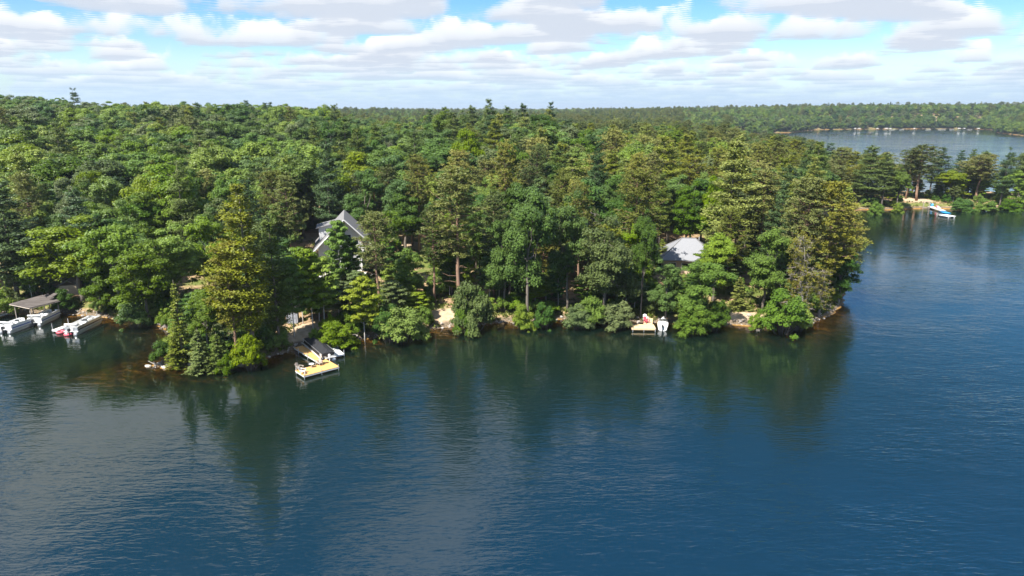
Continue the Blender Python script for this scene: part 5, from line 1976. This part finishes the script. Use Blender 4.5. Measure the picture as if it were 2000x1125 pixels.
def car(px, py, rz, label):
    x, y, z = on_ground(px, py)
    h = empty('parked_car', (x, y, z), R(rz), label, 'car')
    prof = [(-2.2, .42), (-2.2, .95), (-1.95, 1.0), (-1.6, 1.62), (.15, 1.66), (.85, 1.08), (2.0, .95), (2.2, .75), (2.2, .42)]
    n = len(prof)
    b = MB()
    v = []
    for s, k in ((-.88, 1), (.88, 1)):
        v += [(a, s * (.86 if c > 1.2 else 1.0), c) for a, c in prof]
    f = [tuple(range(n)), tuple(reversed(range(n, 2 * n)))] + [(i, n + i, n + (i + 1) % n, (i + 1) % n) for i in range(n)]
    b.add(v, f).build('body', M['white'], h, bevel=.04)
    for s in (-1, 1):
        MB().add([(-1.45, s * .845, 1.08), (.62, s * .855, 1.08), (.05, s * .775, 1.56), (-1.45, s * .77, 1.56)], [(0, 1, 2, 3)] if s < 0 else [(3, 2, 1, 0)]).build('side_window', M['glass'], h)
    MB().add([(.24, -.70, 1.60), (.24, .70, 1.60), (.86, .80, 1.10), (.86, -.80, 1.10)], [(3, 2, 1, 0)]).build('windscreen', M['glass'], h)
    MB().add([(-1.66, -.70, 1.60), (-1.66, .70, 1.60), (-1.98, .80, 1.08), (-1.98, -.80, 1.08)], [(0, 1, 2, 3)]).build('rear_window', M['glass'], h)
    for sx in (-1.35, 1.35):
        for s in (-1, 1):
            w = MB().tube((sx, s * .72, .34), (sx, s * .92, .34), .34, n=14).build('wheel', M['motor'], h)
            MB().tube((sx, s * .90, .34), (sx, s * .935, .34), .2, n=10).build('rim', M['alu'], w)


car(326, 549, 20, 'white car parked on the drive between the trees above the cove')


# ------------------------------------------------------------------ stones, logs, stumps
def stone_mesh(seed, mat):
    r = np.random.default_rng(seed)
    v, f = [], []
    n, m_ = 8, 5
    for i in range(1, m_):
        a = math.pi * i / m_
        for j in range(n):
            b = 6.2832 * j / n
            k = 1 + r.uniform(-.22, .22)
            v.append((math.sin(a) * math.cos(b) * k, math.sin(a) * math.sin(b) * k * .8, math.cos(a) * k * .62))
    v += [(0, 0, .6), (0, 0, -.6)]
    for i in range(m_ - 2):
        for j in range(n):
            f.append((i * n + j, (i + 1) * n + j, (i + 1) * n + (j + 1) % n, i * n + (j + 1) % n))
    t = (m_ - 1) * n
    for j in range(n):
        f.append((t, j, (j + 1) % n))
        f.append((t + 1, (m_ - 2) * n + (j + 1) % n, (m_ - 2) * n + j))
    me = bpy.data.meshes.new('stone')
    me.from_pydata(v, [], f)
    me.materials.append(M[mat])
    return me


SM = [stone_mesh(i, 'rock' if i % 3 else 'rock_pale') for i in range(5)]
for k, (px_, py_, s, lb) in enumerate(((289, 714, .42, 'pale rounded boulder standing off the rocky tip in the shallows'), (322, 717, .40, 'pale boulder at the waterline of the rocky tip beside the stump'),
                                       (309, 711, .34, 'pale boulder against the driftwood stump'), (470, 712, .5, 'pale boulder under the bright yellow-green bush'),
                                       (1482, 634, .62, 'pale boulder in the eroded bank'), (1462, 628, .5, 'grey boulder at the top of the eroded bank'), (1446, 632, .4, 'small grey boulder at the foot of the eroded bank'))):
    x, y = P(px_, py_, .1)
    o = mesh_obj('boulder', SM[(0, 3, 0, 3, 0, 1, 2)[k]])
    o.location = (x, y, max(gz(x, y), -.1) + s * .2)
    o.scale = (s, s, s)
    o.rotation_euler = (0, 0, k * 1.3)
    tag(o, lb, 'boulder')


def shore_stones():
    """small stones along the waterline, joined"""
    base = []
    for me in SM[:3]:
        v = np.array([p.co[:] for p in me.vertices])
        f = [tuple(p.vertices) for p in me.polygons]
        base.append((v, f))
    V, Fc = [], []
    o = 0
    pts = shore_w + [(66, 136)]
    for i in range(len(pts) - 1):
        a, b = np.array(pts[i]), np.array(pts[i + 1])
        ln = np.linalg.norm(b - a)
        for k in range(int(ln * 4.2)):
            t = rng.random()
            nrm = np.array([-(b - a)[1], (b - a)[0]]) / (ln + 1e-9)
            p = a + (b - a) * t + nrm * rng.normal(0.15, .35)
            s = rng.choice([.10, .14, .2, .3], p=(.4, .3, .22, .08))
            z = gz(p[0], p[1])
            if z < -.25:
                continue
            v, f = base[int(rng.integers(3))]
            a_ = rng.uniform(0, 6.28)
            ca, sa = math.cos(a_), math.sin(a_)
            w = np.stack([v[:, 0] * ca - v[:, 1] * sa, v[:, 0] * sa + v[:, 1] * ca, v[:, 2]], 1) * s + np.array([p[0], p[1], z + s * .15])
            V += [tuple(q) for q in w]
            Fc += [tuple(j + o for j in q) for q in f]
            o += len(v)
    me = bpy.data.meshes.new('shore_stones')
    me.from_pydata(V, [], Fc)
    me.materials.append(M['rock'])
    tag(mesh_obj('shore_stones', me), 'small stones strewn along the waterline', 'stones', None, 'stuff')


shore_stones()


def log(name, pts, radii, label, mat='bark_dead', branches=()):
    p0 = pts[0]
    h = empty(name, p0, 0, label, 'log')
    MB().path([(p[0] - p0[0], p[1] - p0[1], p[2] - p0[2]) for p in pts], radii, 8).build('stem', M[mat], h, smooth=True)
    for a, b, r in branches:
        MB().path([(a[0] - p0[0], a[1] - p0[1], a[2] - p0[2]), (b[0] - p0[0], b[1] - p0[1], b[2] - p0[2])], [r, r * .4], 6).build('branch', M[mat], h)


xa, ya, za = on_ground(974, 622)
xb, yb_ = P(991, 631, -.1)
log('driftwood_log', [(xa, ya, za + 1.0), (xa + (xb - xa) * .5, ya + (yb_ - ya) * .5, za * .5 + .75), (xb, yb_, -.15)], [.12, .17, .20], 'grey driftwood log leaning from the bank into the water',
    branches=[((xa, ya, za + .9), (xa - .5, ya + .2, za + 1.7), .06)])
xa, ya = P(1001, 631, .1)
xb, yb_ = P(1034, 627, .5)
log('fallen_log', [(xa, ya, .05), ((xa + xb) / 2, (ya + yb_) / 2, .3), (xb, yb_, .7)], [.16, .14, .09], 'pale fallen log lying along the waterline beside the leaning driftwood',
    branches=[((xa + .3, ya, .1), (xa + .1, ya + .2, .9), .05)])
xa, ya = P(305, 715, 0)
log('driftwood_stump', [(xa, ya, -.2), (xa - .05, ya, .25), (xa - .3, ya + .1, .6)], [.28, .20, .06], 'weathered driftwood stump on the rocky tip of the point',
    branches=[((xa, ya, .2), (xa - 1.3, ya + .5, .55), .08), ((xa, ya, .1), (xa + .9, ya + .2, .3), .09), ((xa, ya, .1), (xa - .4, ya - .7, -.1), .08)])
xa, ya = P(322, 641, 0)
log('exposed_roots', [(xa, ya + .3, .9), (xa, ya, .4), (xa - .1, ya - .3, -.1)], [.22, .16, .05], 'pale exposed tree roots at the dark corner of the cove',
    branches=[((xa, ya, .5), (xa + s * .45, ya - .5, -.2), .07) for s in (-2.2, -1.2, 1.1, 2.0)])
xa, ya = P(914, 634, .2)
log('bank_roots', [(xa, ya + .3, 1.3), (xa, ya, .7), (xa + .1, ya - .3, .1)], [.16, .14, .05], 'pinkish bare roots below the grey-green bush on the bank',
    branches=[((xa, ya, .7), (xa + s * .5, ya - .4, .1), .06) for s in (-2.0, -1.0, 1.2, 2.2)])


# ------------------------------------------------------------------ ground cover
def ground_cover():
    """grass, ferns and seedlings on the bank and the forest floor near the shore, joined"""
    L = Leaves()
    pts = []
    poly = shore_w + [(66, 136), (73, 152)]
    for i in range(len(poly) - 1):
        a, b = np.array(poly[i]), np.array(poly[i + 1])
        ln = np.linalg.norm(b - a)
        n = int(ln * 46)
        nr = np.array([-(b - a)[1], (b - a)[0]]) / (ln + 1e-9)
        t = rng.random((n, 1))
        pts.append(a + (b - a) * t + nr * (np.abs(rng.normal(0, 4.2, (n, 1))) + .1))
    pts = np.concatenate(pts)
    ex = np.stack([rng.uniform(-95, 70, 7000), rng.uniform(100, 165, 7000)], 1)
    sp = np.stack([rng.uniform(105, 190, 2600), rng.uniform(236, 262, 2600)], 1)
    pts = np.concatenate([pts, ex, sp])
    sd = sd_land(pts)
    h = ground_h(pts, sd)
    dens = vnoise(pts[:, 0], pts[:, 1], 3.2, 21) + .5 * vnoise(pts[:, 0], pts[:, 1], 9, 22)
    # bare sandy patches stay bare
    bare = np.zeros(len(pts), bool)
    for bx, by, br in BARE:
        bare |= (pts[:, 0] - bx) ** 2 + (pts[:, 1] - by) ** 2 < br * br
    ok = (sd > .25) & (dens > -.45) & ~bare
    pts, h = pts[ok], h[ok]
    m = 9
    c = np.repeat(np.column_stack([pts, h]), m, 0)
    big = np.repeat(rng.choice([.22, .34, .55], len(pts), p=(.5, .35, .15)), m)
    k = len(c)
    d = rand_dirs(k)
    d[:, 2] = np.abs(d[:, 2]) + .25
    d = unit(d)
    c = c + d * (big * rng.uniform(.3, 1.0, k))[:, None]
    L.add(c, unit(rand_dirs(k) + np.array([0, 0, .8])), big * rng.uniform(.6, 1.1, k), .5, np.clip(np.repeat(rng.uniform(.1, .9, len(pts)), m) + rng.normal(0, .15, k), 0, 1), d)
    o = mesh_obj('ground_cover', L.mesh('ground_cover', M['grass']))
    tag(o, 'grass, ferns and seedlings covering the bank and forest floor', 'undergrowth', None, 'stuff')


ground_cover()


# ------------------------------------------------------------------ far shore of the second lake
def far_shore():
    for k, (px_, w, lb) in enumerate(((1580, 8, 'large white boat canopy on the far shore nearest the wooded corner'), (1545, 3, None), (1668, 3, None), (1677, 4, None), (1712, 3, None), (1730, 5, None),
                                      (1737, 3, None), (1784, 3, None), (1872, 4, None), (1881, 3, None), (1908, 4, None))):
        x, y = P(px_, 252.6, .3)
        y -= 2
        h = empty('boat_lift', (x, y + random.uniform(-1.5, 1.5), 0), R(random.uniform(-10, 10)), lb or 'small white boat lift canopy at the far lake shore', 'boat lift', None if lb else 'white boat lifts along the far shore')
        r = MB()
        for s in (-1, 1):
            q = [(-w / 2, 0, 2.3), (-w / 2, s * 1.5, 1.8), (w / 2, s * 1.5, 1.8), (w / 2, 0, 2.3)]
            quad_slab(r, *(q if s > 0 else q[::-1])[::-1], .12)
        r.build('canopy', M['offwhite' if k else 'white'], h)
        for a in (-1, 1):
            for b in (-1, 1):
                MB().tube((a * w * .45, b * 1.4, -1), (a * w * .45, b * 1.4, 1.85), .06, n=5).build('post', M['alu'], h)
    x, y = P(1830, 251, 0)
    y += 9
    z = gz(x, y)
    h = empty('lakeside_cottage', (x, y, z), R(5), 'tan cottage with pale terraces on the far lake shore', 'house')
    MB().box((0, 8, 5.0), (11, 8, 6)).build('wall', M['siding_tan'], h)
    r = MB()
    for s in (-1, 1):
        q = [(0, 3.2, 11.2), (s * 6.4, 3.2, 7.8), (s * 6.4, 12.8, 7.8), (0, 12.8, 11.2)]
        quad_slab(r, *(q if s < 0 else q[::-1]), .3)
    r.build('roof', M['roof_grey'], h)
    for a in (-3.2, 0, 3.2):
        window(h, a - .9, a + .9, 3.2, 5.6, 4.0)
    for k in range(3):
        MB().box((1.5 - k, -4.5 + 3 * k, -.4 + 1.3 * k), (13 - 2 * k, 2.8, 1.2)).build('terrace', M['deck_pale'], h)
    for px_, w in ((1742, 9), (1760, 7), (1812, 8), (1838, 12), (1858, 7), (1893, 8), (1938, 9)):
        x, y = P(px_, 252.6, .4)
        dock('far_dock', 'small pale dock at the foot of the far wooded shore', [((x - w / 2, y - 1), (x + w / 2, y - 1), 2.2)], .6, M['deck_white'], M['deck_white'], .1, [(x - w * .4, y - 2), (x + w * .4, y - 2)])['group'] = 'docks along the far shore'


far_shore()


# ------------------------------------------------------------------ air
def haze():
    b = MB().box((0, 0, 0), (31500, 31500, 1))
    v = [(p[0], p[1] - 0, -12.0 if p[2] < 0 else 95.0) for p in b.v]
    me = bpy.data.meshes.new('haze')
    me.from_pydata(v, [], b.f)
    m = bpy.data.materials.new('haze_air')
    m.use_nodes = True
    n = m.node_tree.nodes
    n.remove(n['Principled BSDF'])
    pv = n.new('ShaderNodeVolumePrincipled')
    pv.inputs['Color'].default_value = (0.72, 0.85, 1.0, 1)
    pv.inputs['Density'].default_value = HAZE
    pv.inputs['Anisotropy'].default_value = 0.2
    m.node_tree.links.new(pv.outputs[0], n['Material Output'].inputs['Volume'])
    me.materials.append(m)
    tag(mesh_obj('haze', me), 'thin summer haze over the lakes', None, None, 'stuff')


HAZE = 0.0001


haze()
